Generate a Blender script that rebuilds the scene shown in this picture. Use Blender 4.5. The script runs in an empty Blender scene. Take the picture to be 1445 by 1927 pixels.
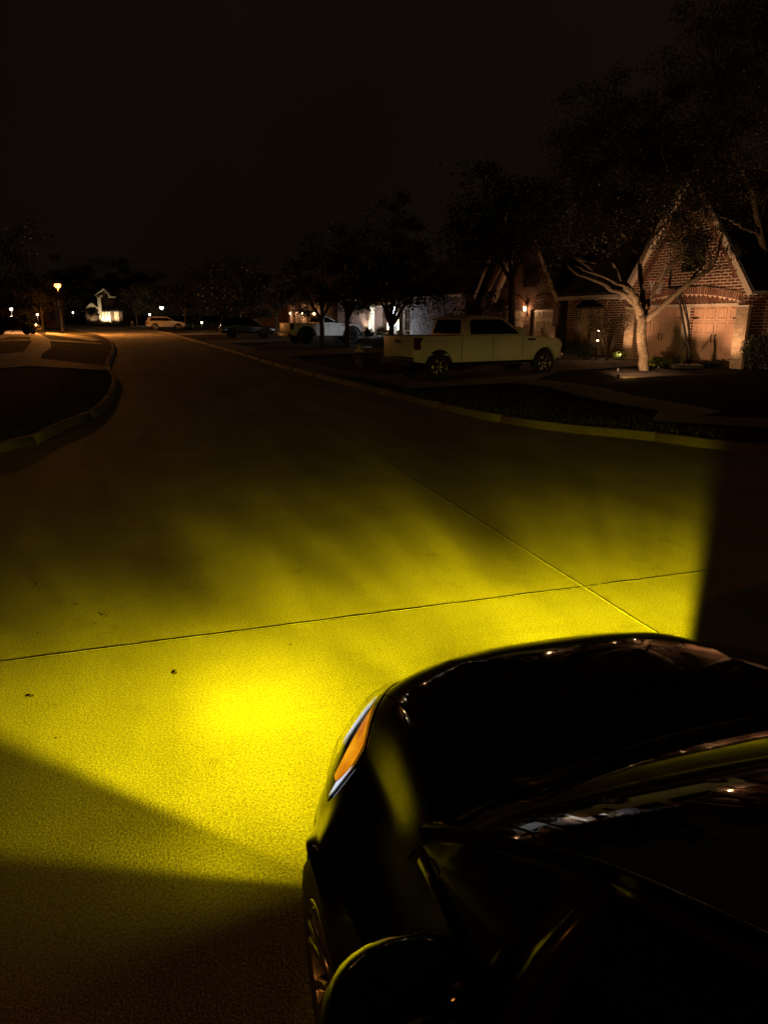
import bpy, bmesh, math, random
import numpy as np
from mathutils import Vector, Matrix
from mathutils.geometry import delaunay_2d_cdt
random.seed(7); RNG = np.random.default_rng(11)
R = math.radians
SC = bpy.context.scene
COL = SC.collection
PI = math.pi

# ------------------------------------------------------------------ camera numbers
FPX, HOR, CAMH = 1336.0, 598.0, 2.0          # focal length in photo pixels, horizon row, eye height
PITCH = math.atan((963.5 - HOR) / FPX)
def ray(px, py):
    u = (px - 722.5) / FPX; v = (py - 963.5) / FPX
    return u, math.cos(PITCH) - v * math.sin(PITCH), math.sin(PITCH) + v * math.cos(PITCH)
def at(px, py, z=0.0):                        # point of the plane z seen at that pixel
    u, f, k = ray(px, py); t = (CAMH - z) / k
    return Vector((u * t, f * t, z))
def gz(y):                                    # the street climbs gently in the distance
    return 0.0 if y < 30 else 0.0075 * (y - 30)
def atg(px, py, e=0.0):
    z = e
    for _ in range(40):
        p = at(px, py, z); z = 0.5 * z + 0.5 * (gz(min(p.y, 400)) + e)
    return Vector((p.x, p.y, z))
def atd(px, py, d):                           # point at forward distance d
    u, f, k = ray(px, py); t = d / f
    return Vector((u * t, d, CAMH - k * t))

# ------------------------------------------------------------------ object helpers
def tag(o, label=None, cat=None, group=None, kind=None):
    if label: o['label'] = label
    if cat: o['category'] = cat
    if group: o['group'] = group
    if kind: o['kind'] = kind
    return o
def empty(name, loc=(0, 0, 0), rz=0.0, label=None, cat=None, group=None):
    o = bpy.data.objects.new(name, None); COL.objects.link(o)
    o.location = loc; o.rotation_euler = (0, 0, rz); o.empty_display_size = .2
    return tag(o, label, cat, group)
def link(name, me, mat, parent=None, loc=None, rz=None):
    o = bpy.data.objects.new(name, me); COL.objects.link(o)
    if mat is not None and not me.materials: me.materials.append(mat)
    if parent is not None: o.parent = parent
    if loc is not None: o.location = loc
    if rz is not None: o.rotation_euler = (0, 0, rz)
    return o
def copy_tree(o, parent=None):
    c = o.copy(); COL.objects.link(c)
    if parent is not None: c.parent = parent
    for ch in list(o.children): copy_tree(ch, c)
    return c

class MB:
    def __init__(s): s.v = []; s.f = []; s.sm = []
    def add(s, vs, fs, smooth=False):
        b = len(s.v); s.v.extend([tuple(x) for x in vs])
        for f in fs: s.f.append([b + i for i in f]); s.sm.append(smooth)
        return s
    def box(s, x0, x1, y0, y1, z0, z1):
        return s.add([(x0,y0,z0),(x1,y0,z0),(x1,y1,z0),(x0,y1,z0),(x0,y0,z1),(x1,y0,z1),(x1,y1,z1),(x0,y1,z1)],
                     [(0,3,2,1),(4,5,6,7),(0,1,5,4),(1,2,6,5),(2,3,7,6),(3,0,4,7)])
    def obox(s, c, sx, sy, sz, m=None):
        m = m or Matrix.Identity(3)
        vs = [Vector(c) + m @ Vector((a*sx/2, b*sy/2, d*sz/2)) for d in (-1,1) for (a,b) in ((-1,-1),(1,-1),(1,1),(-1,1))]
        return s.add(vs, [(0,3,2,1),(4,5,6,7),(0,1,5,4),(1,2,6,5),(2,3,7,6),(3,0,4,7)])
    def prism(s, poly, a0, a1, axis='y'):
        """poly in (x,z) extruded along y, or (y,z) along x, or (x,y) along z; a0/a1 may be functions of the point"""
        n = len(poly)
        fa = a0 if callable(a0) else (lambda p: a0); fb = a1 if callable(a1) else (lambda p: a1)
        def P(p, a):
            return (p[0], a, p[1]) if axis == 'y' else ((a, p[0], p[1]) if axis == 'x' else (p[0], p[1], a))
        vs = [P(p, fa(p)) for p in poly] + [P(p, fb(p)) for p in poly]
        return s.add(vs, [list(range(n)), list(range(2*n-1, n-1, -1))] + [(i, i+n, (i+1)%n+n, (i+1)%n) for i in range(n)])
    def tube(s, path, rad, n=8, cap=True):
        path = [Vector(p) for p in path]
        if not isinstance(rad, (list, tuple)): rad = [rad]*len(path)
        vs = []; up = Vector((0,0,1)); prev = None
        for i, p in enumerate(path):
            d = (path[min(i+1,len(path)-1)] - path[max(i-1,0)]).normalized()
            if prev is None:
                a = d.cross(up if abs(d.z) < .95 else Vector((1,0,0))).normalized()
            else:
                a = (prev - d*prev.dot(d)).normalized()
            prev = a; b = d.cross(a)
            for k in range(n):
                t = 2*PI*k/n; vs.append(p + (a*math.cos(t) + b*math.sin(t))*rad[i])
        fs = []
        for i in range(len(path)-1):
            for k in range(n): fs.append((i*n+k, i*n+(k+1)%n, (i+1)*n+(k+1)%n, (i+1)*n+k))
        if cap: fs.append(list(range(n))[::-1]); fs.append([(len(path)-1)*n+k for k in range(n)])
        return s.add(vs, fs, True)
    def lathe(s, prof, n=24, c=(0,0,0), axis='z', smooth=True):
        """prof (r, h) turned about the axis"""
        vs = []
        for r, h in prof:
            for k in range(n):
                t = 2*PI*k/n; a, b = r*math.cos(t), r*math.sin(t)
                q = (a, b, h) if axis == 'z' else ((h, a, b) if axis == 'x' else (b, h, a))
                vs.append((q[0]+c[0], q[1]+c[1], q[2]+c[2]))
        fs = [(i*n+k, i*n+(k+1)%n, (i+1)*n+(k+1)%n, (i+1)*n+k) for i in range(len(prof)-1) for k in range(n)]
        return s.add(vs, fs, smooth)
    def grid(s, rows, smooth=True, skip=None):
        m = len(rows[0]); vs = [p for r in rows for p in r]; fs = []
        for i in range(len(rows)-1):
            for j in range(m-1):
                if skip and skip(i, j): continue
                fs.append((i*m+j, i*m+j+1, (i+1)*m+j+1, (i+1)*m+j))
        return s.add(vs, fs, smooth)
    def mesh(s, name, bevel=0, segs=2, angle=30, autosmooth=None, fix=True):
        me = bpy.data.meshes.new(name); me.from_pydata(s.v, [], s.f)
        for p, sm in zip(me.polygons, s.sm): p.use_smooth = sm
        bm = bmesh.new(); bm.from_mesh(me)
        if fix: bmesh.ops.recalc_face_normals(bm, faces=bm.faces[:])
        if bevel:
            bmesh.ops.remove_doubles(bm, verts=bm.verts[:], dist=1e-5)
            es = [e for e in bm.edges if len(e.link_faces) == 2 and e.calc_face_angle(0) > R(angle)]
            bmesh.ops.bevel(bm, geom=es, offset=bevel, segments=segs, affect='EDGES', profile=.6, clamp_overlap=True)
            for f in bm.faces: f.smooth = True
            autosmooth = autosmooth or 40
        if autosmooth:
            for e in bm.edges:
                if len(e.link_faces) == 2 and e.calc_face_angle(0) > R(autosmooth): e.smooth = False
        bm.to_mesh(me); bm.free()
        return me
    def build(s, name, mat, parent=None, loc=None, rz=None, **k):
        return link(name, s.mesh(name, **k), mat, parent, loc, rz)

def rot(ax, deg): return Matrix.Rotation(R(deg), 3, ax)

# ------------------------------------------------------------------ materials
M = {}
def nodes(name):
    m = bpy.data.materials.new(name); m.use_nodes = True; M[name] = m
    nt = m.node_tree; b = nt.nodes['Principled BSDF']
    return m, nt, b
def N(nt, t, **k):
    n = nt.nodes.new(t)
    for a, v in k.items():
        if hasattr(n, a) and a not in ('Scale',): setattr(n, a, v)
        else: n.inputs[a].default_value = v
    return n
def basic(name, col, rough=.5, metal=0, spec=.5, coat=0, bump=0, bscale=40, var=0, vscale=6, emis=None, estr=0, trans=0):
    m, nt, b = nodes(name)
    b.inputs['Base Color'].default_value = (*col, 1); b.inputs['Roughness'].default_value = rough
    b.inputs['Metallic'].default_value = metal; b.inputs['Specular IOR Level'].default_value = spec
    b.inputs['Coat Weight'].default_value = coat; b.inputs['Coat Roughness'].default_value = .02
    b.inputs['Transmission Weight'].default_value = trans
    if emis: b.inputs['Emission Color'].default_value = (*emis, 1); b.inputs['Emission Strength'].default_value = estr
    L = nt.links.new; tc = nt.nodes.new('ShaderNodeTexCoord')
    if var:
        n = N(nt, 'ShaderNodeTexNoise'); n.inputs['Scale'].default_value = vscale; n.inputs['Detail'].default_value = 5
        L(tc.outputs['Object'], n.inputs['Vector'])
        mx = N(nt, 'ShaderNodeMix', data_type='RGBA'); mx.inputs[0].default_value = 1
        mx.inputs[6].default_value = tuple(c*(1-var) for c in col)+(1,); mx.inputs[7].default_value = tuple(min(1,c*(1+var)) for c in col)+(1,)
        L(n.outputs['Fac'], mx.inputs[0]); L(mx.outputs[2], b.inputs['Base Color'])
    if bump:
        n = N(nt, 'ShaderNodeTexNoise'); n.inputs['Scale'].default_value = bscale; n.inputs['Detail'].default_value = 6
        L(tc.outputs['Object'], n.inputs['Vector'])
        bp = N(nt, 'ShaderNodeBump'); bp.inputs['Strength'].default_value = 1; bp.inputs['Distance'].default_value = bump
        L(n.outputs['Fac'], bp.inputs['Height']); L(bp.outputs['Normal'], b.inputs['Normal'])
    return m

basic('black_paint', (.0030,.0030,.0034), rough=.045, spec=.5)
basic('car_glass', (.003,.0035,.003), rough=.02, spec=.9, coat=1.0)
M['car_glass'].node_tree.nodes['Principled BSDF'].inputs['Coat IOR'].default_value = 2.1
basic('side_glass', (.003,.003,.003), rough=.02, spec=.10)
basic('white_paint', (.78,.77,.74), rough=.4, coat=.2)
basic('dark_paint', (.012,.012,.014), rough=.2, coat=.8)
basic('silver_paint', (.55,.55,.54), rough=.28, metal=.2, coat=.6)
basic('black_plastic', (.012,.012,.012), rough=.45, bump=.0006, bscale=300)
basic('gloss_trim', (.010,.009,.008), rough=.25, spec=.25)
basic('rubber', (.016,.016,.016), rough=.75, bump=.002, bscale=60)
basic('alloy', (.55,.53,.5), rough=.25, metal=1)
basic('dark_alloy', (.05,.05,.05), rough=.35, metal=.8)
basic('chrome', (.8,.8,.82), rough=.08, metal=1)
basic('red_lens', (.09,.006,.004), rough=.15, coat=.5)
basic('clear_lens', (.75,.75,.78), rough=.08, spec=.6)
basic('glowing_chrome', (.30,.34,.42), rough=.22, metal=1, emis=(.75,.82,1.0), estr=.85)  # chrome whose brightness is put in as a bluish glow
basic('lamp_black', (.012,.012,.011), rough=.12, coat=.6)
basic('trim', (.56,.49,.40), rough=.6, bump=.001, bscale=30, var=.12)
basic('garage_paint', (.50,.33,.23), rough=.55, bump=.0006, bscale=60, var=.08, vscale=2)
basic('pale_garage_paint', (.46,.40,.31), rough=.55, bump=.0006, bscale=60, var=.08, vscale=2)  # paler, less orange door paint
basic('iron', (.012,.011,.010), rough=.5)
basic('shingle', (.035,.032,.030), rough=.9, bump=.02, bscale=14, var=.4, vscale=9)
basic('mulch', (.035,.022,.014), rough=.95, bump=.03, bscale=30, var=.5, vscale=30)
basic('window_dark', (.01,.01,.011), rough=.04, spec=.6)
basic('lit_pane', (.02,.03,.05), rough=.1, emis=(.62,.8,1.0), estr=.55)
basic('net_cord', (.8,.76,.7), rough=.8)
basic('rim_red', (.5,.07,.03), rough=.4)
basic('acrylic', (.10,.10,.10), rough=.1, spec=.6)
basic('hydrant_paint', (.10,.10,.10), rough=.4)
basic('hydrant_cap_paint', (.62,.58,.5), rough=.4)
basic('leaf_litter', (.03,.018,.008), rough=.9)
basic('stucco', (.5,.42,.32), rough=.85, bump=.004, bscale=20, var=.15)
basic('brown_door', (.12,.06,.035), rough=.35)
basic('sealant', (.012,.011,.009), rough=.8, bump=.004, bscale=80)

def emitter(name, col, s):
    m = bpy.data.materials.new(name); m.use_nodes = True; M[name] = m
    nt = m.node_tree; nt.nodes.clear()
    e = nt.nodes.new('ShaderNodeEmission'); o = nt.nodes.new('ShaderNodeOutputMaterial')
    e.inputs[0].default_value = (*col, 1); e.inputs[1].default_value = s
    nt.links.new(e.outputs[0], o.inputs[0]); return m
emitter('sodium_glow', (1, .27, .05), 11.0)
emitter('warm_glow', (1, .60, .28), 22)
emitter('white_glow', (.86, .93, 1), 40)
emitter('pale_glow', (1, .86, .62), 12)
emitter('fog_glow', (1, .76, .02), 6)

def leafmat(name, col, var=.35, trans=.25):
    m, nt, b = nodes(name); L = nt.links.new
    b.inputs['Roughness'].default_value = .5; b.inputs['Specular IOR Level'].default_value = .35
    geo = nt.nodes.new('ShaderNodeNewGeometry'); mx = N(nt, 'ShaderNodeMix', data_type='RGBA')
    mx.inputs[6].default_value = tuple(c*(1-var) for c in col)+(1,); mx.inputs[7].default_value = tuple(c*(1+var) for c in col)+(1,)
    L(geo.outputs['Random Per Island'], mx.inputs[0]); L(mx.outputs[2], b.inputs['Base Color'])
    t = nt.nodes.new('ShaderNodeBsdfTranslucent'); L(mx.outputs[2], t.inputs['Color'])
    ms = nt.nodes.new('ShaderNodeMixShader'); ms.inputs[0].default_value = trans
    out = nt.nodes['Material Output']; L(b.outputs[0], ms.inputs[1]); L(t.outputs[0], ms.inputs[2]); L(ms.outputs[0], out.inputs[0])
    return m
leafmat('oak_leaf', (.062,.058,.022)); leafmat('dark_leaf', (.035,.042,.018)); leafmat('shrub_leaf', (.03,.036,.014))
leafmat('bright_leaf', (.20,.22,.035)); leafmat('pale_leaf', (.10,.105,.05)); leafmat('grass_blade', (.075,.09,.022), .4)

def barkmat():
    m, nt, b = nodes('bark'); L = nt.links.new
    tc = nt.nodes.new('ShaderNodeTexCoord'); mp = nt.nodes.new('ShaderNodeMapping'); mp.inputs['Scale'].default_value = (26,26,6)
    L(tc.outputs['Object'], mp.inputs['Vector'])
    v = N(nt,'ShaderNodeTexVoronoi'); v.inputs['Scale'].default_value = 1.4; L(mp.outputs[0], v.inputs['Vector'])
    n = N(nt,'ShaderNodeTexNoise'); n.inputs['Scale'].default_value = 2.5; n.inputs['Detail'].default_value = 7; L(mp.outputs[0], n.inputs['Vector'])
    ml = N(nt,'ShaderNodeMath', operation='MULTIPLY'); L(v.outputs['Distance'], ml.inputs[0]); L(n.outputs['Fac'], ml.inputs[1])
    cr = nt.nodes.new('ShaderNodeValToRGB'); cr.color_ramp.elements[0].position = .08; cr.color_ramp.elements[1].position = .5
    cr.color_ramp.elements[0].color = (.075,.055,.035,1); cr.color_ramp.elements[1].color = (.235,.19,.12,1)
    L(ml.outputs[0], cr.inputs[0]); L(cr.outputs[0], b.inputs['Base Color']); b.inputs['Roughness'].default_value = .95
    bp = N(nt,'ShaderNodeBump'); bp.inputs['Distance'].default_value = .05; L(ml.outputs[0], bp.inputs['Height']); L(bp.outputs[0], b.inputs['Normal'])
barkmat()

def brickmat(name, c1, c2, mort, bw=.32, rh=.098, ms=.013):
    m, nt, b = nodes(name); L = nt.links.new
    tc = nt.nodes.new('ShaderNodeTexCoord'); sp = nt.nodes.new('ShaderNodeSeparateXYZ'); L(tc.outputs['Object'], sp.inputs[0])
    ad = N(nt,'ShaderNodeMath', operation='ADD'); L(sp.outputs[0], ad.inputs[0]); L(sp.outputs[1], ad.inputs[1])
    cb = nt.nodes.new('ShaderNodeCombineXYZ'); L(ad.outputs[0], cb.inputs[0]); L(sp.outputs[2], cb.inputs[1])
    nz = N(nt,'ShaderNodeTexNoise'); nz.inputs['Scale'].default_value = 9; L(cb.outputs[0], nz.inputs['Vector'])
    vm = N(nt,'ShaderNodeVectorMath', operation='MULTIPLY_ADD'); L(nz.outputs['Color'], vm.inputs[0]); vm.inputs[1].default_value = (.02,.02,0); L(cb.outputs[0], vm.inputs[2])
    br = nt.nodes.new('ShaderNodeTexBrick'); L(vm.outputs[0], br.inputs['Vector'])
    for k, v in (('Scale',1),('Brick Width',bw),('Row Height',rh),('Mortar Size',ms),('Mortar Smooth',.25),('Bias',-.1)): br.inputs[k].default_value = v
    br.inputs['Color1'].default_value = (*c1,1); br.inputs['Color2'].default_value = (*c2,1); br.inputs['Mortar'].default_value = (*mort,1)
    n2 = N(nt,'ShaderNodeTexNoise'); n2.inputs['Scale'].default_value = 25; n2.inputs['Detail'].default_value = 4; L(tc.outputs['Object'], n2.inputs['Vector'])
    mx = N(nt,'ShaderNodeMix', data_type='RGBA', blend_type='MULTIPLY'); mx.inputs[0].default_value = .5
    L(br.outputs['Color'], mx.inputs[6]); L(n2.outputs['Color'], mx.inputs[7]); L(mx.outputs[2], b.inputs['Base Color'])
    b.inputs['Roughness'].default_value = .9
    inv = N(nt,'ShaderNodeMath', operation='SUBTRACT'); inv.inputs[0].default_value = 1; L(br.outputs['Fac'], inv.inputs[1])
    bp = N(nt,'ShaderNodeBump'); bp.inputs['Distance'].default_value = .02; L(inv.outputs[0], bp.inputs['Height']); L(bp.outputs[0], b.inputs['Normal'])
    return m
brickmat('brick', (.175,.078,.047), (.12,.056,.038), (.78,.60,.46), .34, .104, .017)
brickmat('far_brick', (.17,.075,.05), (.115,.055,.04), (.38,.30,.24))
def stonemat(name, ca, cb_, sc=3.2):
    m, nt, b = nodes(name); L = nt.links.new
    tc = nt.nodes.new('ShaderNodeTexCoord')
    mp = nt.nodes.new('ShaderNodeMapping'); mp.inputs['Scale'].default_value = (sc*.75, sc*.75, sc*1.25); L(tc.outputs['Object'], mp.inputs[0])
    v = N(nt,'ShaderNodeTexVoronoi', feature='DISTANCE_TO_EDGE'); v.inputs['Scale'].default_value = 1; L(mp.outputs[0], v.inputs['Vector'])
    v2 = N(nt,'ShaderNodeTexVoronoi'); v2.inputs['Scale'].default_value = 1; L(mp.outputs[0], v2.inputs['Vector'])
    mx = N(nt,'ShaderNodeMix', data_type='RGBA'); mx.inputs[6].default_value = (*ca,1); mx.inputs[7].default_value = (*cb_,1)
    sx = nt.nodes.new('ShaderNodeSeparateXYZ'); L(v2.outputs['Color'], sx.inputs[0]); L(sx.outputs[0], mx.inputs[0])
    cr = nt.nodes.new('ShaderNodeValToRGB'); cr.color_ramp.elements[0].position = .02; cr.color_ramp.elements[1].position = .09; L(v.outputs['Distance'], cr.inputs[0])
    mo = N(nt,'ShaderNodeMix', data_type='RGBA'); mo.inputs[6].default_value = (.5,.45,.38,1); L(cr.outputs[0], mo.inputs[0]); L(mx.outputs[2], mo.inputs[7])
    L(mo.outputs[2], b.inputs['Base Color']); b.inputs['Roughness'].default_value = .9
    bp = N(nt,'ShaderNodeBump'); bp.inputs['Distance'].default_value = .06; L(cr.outputs[0], bp.inputs['Height']); L(bp.outputs[0], b.inputs['Normal'])
brickmat('stone', (.50,.38,.25), (.34,.25,.16), (.44,.36,.26), .33, .155, .016); stonemat('grey_stone', (.17,.16,.155), (.40,.38,.37), 1.7)

def concrete(name, base, grain, broom, ang, joint=False, contrast=1.0):
    m, nt, b = nodes(name); L = nt.links.new
    tc = nt.nodes.new('ShaderNodeTexCoord')
    mp = nt.nodes.new('ShaderNodeMapping'); mp.inputs['Rotation'].default_value = (0,0,-ang); L(tc.outputs['Object'], mp.inputs[0])
    n1 = N(nt,'ShaderNodeTexNoise'); n1.inputs['Scale'].default_value = 105; n1.inputs['Detail'].default_value = 3; n1.inputs['Roughness'].default_value = .65; L(mp.outputs[0], n1.inputs['Vector'])
    v1 = N(nt,'ShaderNodeTexVoronoi'); v1.inputs['Scale'].default_value = 130; L(mp.outputs[0], v1.inputs['Vector'])
    m2 = nt.nodes.new('ShaderNodeMapping'); m2.inputs['Scale'].default_value = (.9, 6, 1); L(mp.outputs[0], m2.inputs[0])
    nw = N(nt,'ShaderNodeTexNoise'); nw.inputs['Scale'].default_value = 1.1; nw.inputs['Detail'].default_value = 6; nw.inputs['Roughness'].default_value = .6; nw.inputs['Distortion'].default_value = .5; L(m2.outputs[0], nw.inputs['Vector'])
    n3 = N(nt,'ShaderNodeTexNoise'); n3.inputs['Scale'].default_value = .7; n3.inputs['Detail'].default_value = 6; L(mp.outputs[0], n3.inputs['Vector'])
    n4 = N(nt,'ShaderNodeTexNoise'); n4.inputs['Scale'].default_value = 95; n4.inputs['Detail'].default_value = 4; n4.inputs['Roughness'].default_value = .75; L(mp.outputs[0], n4.inputs['Vector'])
    k4 = N(nt,'ShaderNodeMapRange'); k4.inputs['From Min'].default_value = .32; k4.inputs['From Max'].default_value = .68; k4.inputs['To Min'].default_value = .05; k4.inputs['To Max'].default_value = .95; L(n4.outputs['Fac'], k4.inputs['Value'])
    cr = nt.nodes.new('ShaderNodeValToRGB'); e = cr.color_ramp.elements; e[0].position = .3; e[1].position = .72
    e[0].color = (*[c*.80 for c in base],1); e[1].color = (*[c*1.12 for c in base],1); L(n3.outputs['Fac'], cr.inputs[0])
    mx = N(nt,'ShaderNodeMix', data_type='RGBA', blend_type='OVERLAY'); mx.inputs[0].default_value = .75; L(cr.outputs[0], mx.inputs[6]); L(k4.outputs[0], mx.inputs[7])
    m5 = nt.nodes.new('ShaderNodeMapping'); m5.inputs['Scale'].default_value = (1.5,.16,1); L(mp.outputs[0], m5.inputs[0])
    n5 = N(nt,'ShaderNodeTexNoise'); n5.inputs['Scale'].default_value = 1.0; n5.inputs['Detail'].default_value = 4; L(m5.outputs[0], n5.inputs['Vector'])
    n6 = N(nt,'ShaderNodeTexNoise'); n6.inputs['Scale'].default_value = 2.6; n6.inputs['Detail'].default_value = 6; n6.inputs['Roughness'].default_value = .65; L(mp.outputs[0], n6.inputs['Vector'])
    r5 = N(nt,'ShaderNodeMapRange'); r5.inputs['From Min'].default_value = .35; r5.inputs['From Max'].default_value = .65; r5.inputs['To Min'].default_value = .80; r5.inputs['To Max'].default_value = 1.06; L(n5.outputs['Fac'], r5.inputs['Value'])
    r6 = N(nt,'ShaderNodeMapRange'); r6.inputs['From Min'].default_value = .60; r6.inputs['From Max'].default_value = .74; r6.inputs['To Min'].default_value = 1; r6.inputs['To Max'].default_value = .72; L(n6.outputs['Fac'], r6.inputs['Value'])
    q5 = N(nt,'ShaderNodeMath', operation='MULTIPLY'); L(r5.outputs[0], q5.inputs[0]); L(r6.outputs[0], q5.inputs[1])
    s5 = N(nt,'ShaderNodeVectorMath', operation='SCALE'); L(mx.outputs[2], s5.inputs[0]); L(q5.outputs[0], s5.inputs['Scale'])
    L(s5.outputs[0], b.inputs['Base Color']); b.inputs['Roughness'].default_value = .8; b.inputs['Specular IOR Level'].default_value = .3
    s1 = N(nt,'ShaderNodeMath', operation='MULTIPLY'); s1.inputs[1].default_value = grain; L(n1.outputs['Fac'], s1.inputs[0])
    s2 = N(nt,'ShaderNodeMath', operation='MULTIPLY_ADD'); s2.inputs[1].default_value = grain*.55; L(v1.outputs['Distance'], s2.inputs[0]); L(s1.outputs[0], s2.inputs[2])
    s3 = N(nt,'ShaderNodeMath', operation='MULTIPLY_ADD'); s3.inputs[1].default_value = broom; L(nw.outputs['Fac'], s3.inputs[0]); L(s2.outputs[0], s3.inputs[2])
    bp = N(nt,'ShaderNodeBump'); bp.inputs['Strength'].default_value = 1; bp.inputs['Distance'].default_value = 1; L(s3.outputs[0], bp.inputs['Height']); L(bp.outputs[0], b.inputs['Normal'])
concrete('road_concrete', (.40,.385,.35), .0060, .007, R(17))
concrete('walk_concrete', (.36,.33,.29), .004, .004, R(20))
concrete('curb_concrete', (.20,.185,.16), .004, .002, R(20))
def lawnmat():
    m, nt, b = nodes('lawn'); L = nt.links.new
    tc = nt.nodes.new('ShaderNodeTexCoord')
    a = N(nt,'ShaderNodeTexNoise'); a.inputs['Scale'].default_value = 28; a.inputs['Detail'].default_value = 8; a.inputs['Roughness'].default_value = .7; L(tc.outputs['Object'], a.inputs['Vector'])
    c = N(nt,'ShaderNodeTexNoise'); c.inputs['Scale'].default_value = .6; c.inputs['Detail'].default_value = 5; L(tc.outputs['Object'], c.inputs['Vector'])
    ml = N(nt,'ShaderNodeMath', operation='MULTIPLY'); L(a.outputs['Fac'], ml.inputs[0]); L(c.outputs['Fac'], ml.inputs[1])
    cr = nt.nodes.new('ShaderNodeValToRGB'); e = cr.color_ramp.elements; e[0].position=.1; e[1].position=.45; e[0].color=(.02,.021,.009,1); e[1].color=(.095,.08,.035,1)
    L(ml.outputs[0], cr.inputs[0]); L(cr.outputs[0], b.inputs['Base Color']); b.inputs['Roughness'].default_value = 1; b.inputs['Specular IOR Level'].default_value = .1
    bp = N(nt,'ShaderNodeBump'); bp.inputs['Distance'].default_value = .05; L(a.outputs['Fac'], bp.inputs['Height']); L(bp.outputs[0], b.inputs['Normal'])
lawnmat()
def amber():
    m, nt, b = nodes('amber_lens'); L = nt.links.new
    tc = nt.nodes.new('ShaderNodeTexCoord')
    w = N(nt,'ShaderNodeTexWave', bands_direction='Z'); w.inputs['Scale'].default_value = 75; w.inputs['Distortion'].default_value = .6; L(tc.outputs['Object'], w.inputs['Vector'])
    n = N(nt,'ShaderNodeTexNoise'); n.inputs['Scale'].default_value = 11; L(tc.outputs['Object'], n.inputs['Vector'])
    ml = N(nt,'ShaderNodeMath', operation='MULTIPLY_ADD'); ml.inputs[1].default_value = .12; L(w.outputs['Fac'], ml.inputs[0]); L(n.outputs['Fac'], ml.inputs[2])
    cr = nt.nodes.new('ShaderNodeValToRGB'); e = cr.color_ramp.elements; e[0].position=.34; e[1].position=.74; e[0].color=(.38,.03,.0,1); e[1].color=(1,.42,.01,1)
    L(ml.outputs[0], cr.inputs[0]); L(cr.outputs[0], b.inputs['Base Color']); L(cr.outputs[0], b.inputs['Emission Color'])
    b.inputs['Emission Strength'].default_value = 1.1; b.inputs['Roughness'].default_value = .12; b.inputs['Coat Weight'].default_value = .8
amber()
def clearglass():
    m = bpy.data.materials.new('lens_glass'); m.use_nodes = True; M['lens_glass'] = m; nt = m.node_tree; nt.nodes.clear(); L = nt.links.new
    o = nt.nodes.new('ShaderNodeOutputMaterial'); t = nt.nodes.new('ShaderNodeBsdfTransparent'); g = nt.nodes.new('ShaderNodeBsdfGlossy'); g.inputs['Roughness'].default_value = .03
    lw = nt.nodes.new('ShaderNodeLayerWeight'); lw.inputs['Blend'].default_value = .5
    pw = N(nt,'ShaderNodeMath',operation='POWER'); pw.inputs[1].default_value = 4; L(lw.outputs['Facing'],pw.inputs[0])
    f = N(nt,'ShaderNodeMath',operation='MULTIPLY_ADD'); f.inputs[1].default_value = .7; f.inputs[2].default_value = .03; L(pw.outputs[0],f.inputs[0]); mx = nt.nodes.new('ShaderNodeMixShader')
    L(f.outputs[0], mx.inputs[0]); L(t.outputs[0], mx.inputs[1]); L(g.outputs[0], mx.inputs[2]); L(mx.outputs[0], o.inputs[0])
clearglass()

# ------------------------------------------------------------------ lights
def point(name, loc, watts, col, size=.05, parent=None):
    d = bpy.data.lights.new(name, 'POINT'); d.energy = watts; d.color = col; d.shadow_soft_size = size
    o = bpy.data.objects.new(name, d); COL.objects.link(o); o.location = loc
    if parent is not None: o.parent = parent
    return o
def spot(name, loc, target, watts, col, deg=70, blend=.6, size=.04, parent=None):
    d = bpy.data.lights.new(name, 'SPOT'); d.energy = watts; d.color = col; d.shadow_soft_size = size
    d.spot_size = R(deg); d.spot_blend = blend
    o = bpy.data.objects.new(name, d); COL.objects.link(o)
    o.location = loc; o.rotation_euler = (Vector(target) - Vector(loc)).to_track_quat('-Z', 'Y').to_euler()
    if parent is not None: o.parent = parent
    return o
WARM = (1, .53, .27); WARMER = (1, .52, .24); SOD = (1, .33, .055); LED = (.88, .94, 1); PALE = (1, .84, .5)

# ------------------------------------------------------------------ ground
def smooth_line(pts, step=.6):
    pts = [Vector((p[0], p[1])) for p in pts]; out = []
    for i in range(len(pts)-1):
        p0, p1, p2, p3 = pts[max(i-1,0)], pts[i], pts[i+1], pts[min(i+2,len(pts)-1)]
        n = max(2, int((p2-p1).length/step))
        n = min(n, 40)
        for k in range(n):
            t = k/n
            out.append(.5*((2*p1)+(p2-p0)*t+(2*p0-5*p1+4*p2-p3)*t*t+(3*p1-p0-3*p2+p3)*t**3))
    out.append(pts[-1]); return out
def G2(px, py, e=0): p = atg(px, py, e); return (p.x, p.y)
RC = [(60,9.0),(30,8.4),(16,8.3),(10,8.8)] + [G2(*p) for p in ((1445,855),(1230,830),(940,795),(690,735),(490,680),(420,658),(350,638))] + [(-24,80),(-42,112),(-75,150),(-140,190)]
LC = [(-60,3.2),(-30,4.2),(-14,6.0),(-8.6,8.0)] + [G2(*p) for p in ((0,852),(120,810),(200,770),(222,720),(207,690))] + [(-16.6,45),(-23.5,62),(-33.5,82),(-50,106),(-80,132),(-140,165)]
RCs, LCs = smooth_line(RC), smooth_line(LC)
def dline(p, line):
    best = 1e9
    for i in range(0, len(line)-1):
        a, b = line[i], line[i+1]; d = b-a; t = max(0, min(1, (p-a).dot(d)/max(d.length_squared,1e-9)))
        best = min(best, (p-a-d*t).length)
    return best
RCc, LCc = RCs[::3], LCs[::3]
def lot(x, y):                                # lawn height: kerb, then rising to the houses
    d = min(dline(Vector((x,y)), RCc), dline(Vector((x,y)), LCc))
    t = min(1, d/11.0)
    return gz(y) + .13 + .17*t*t*(3-2*t)
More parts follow.
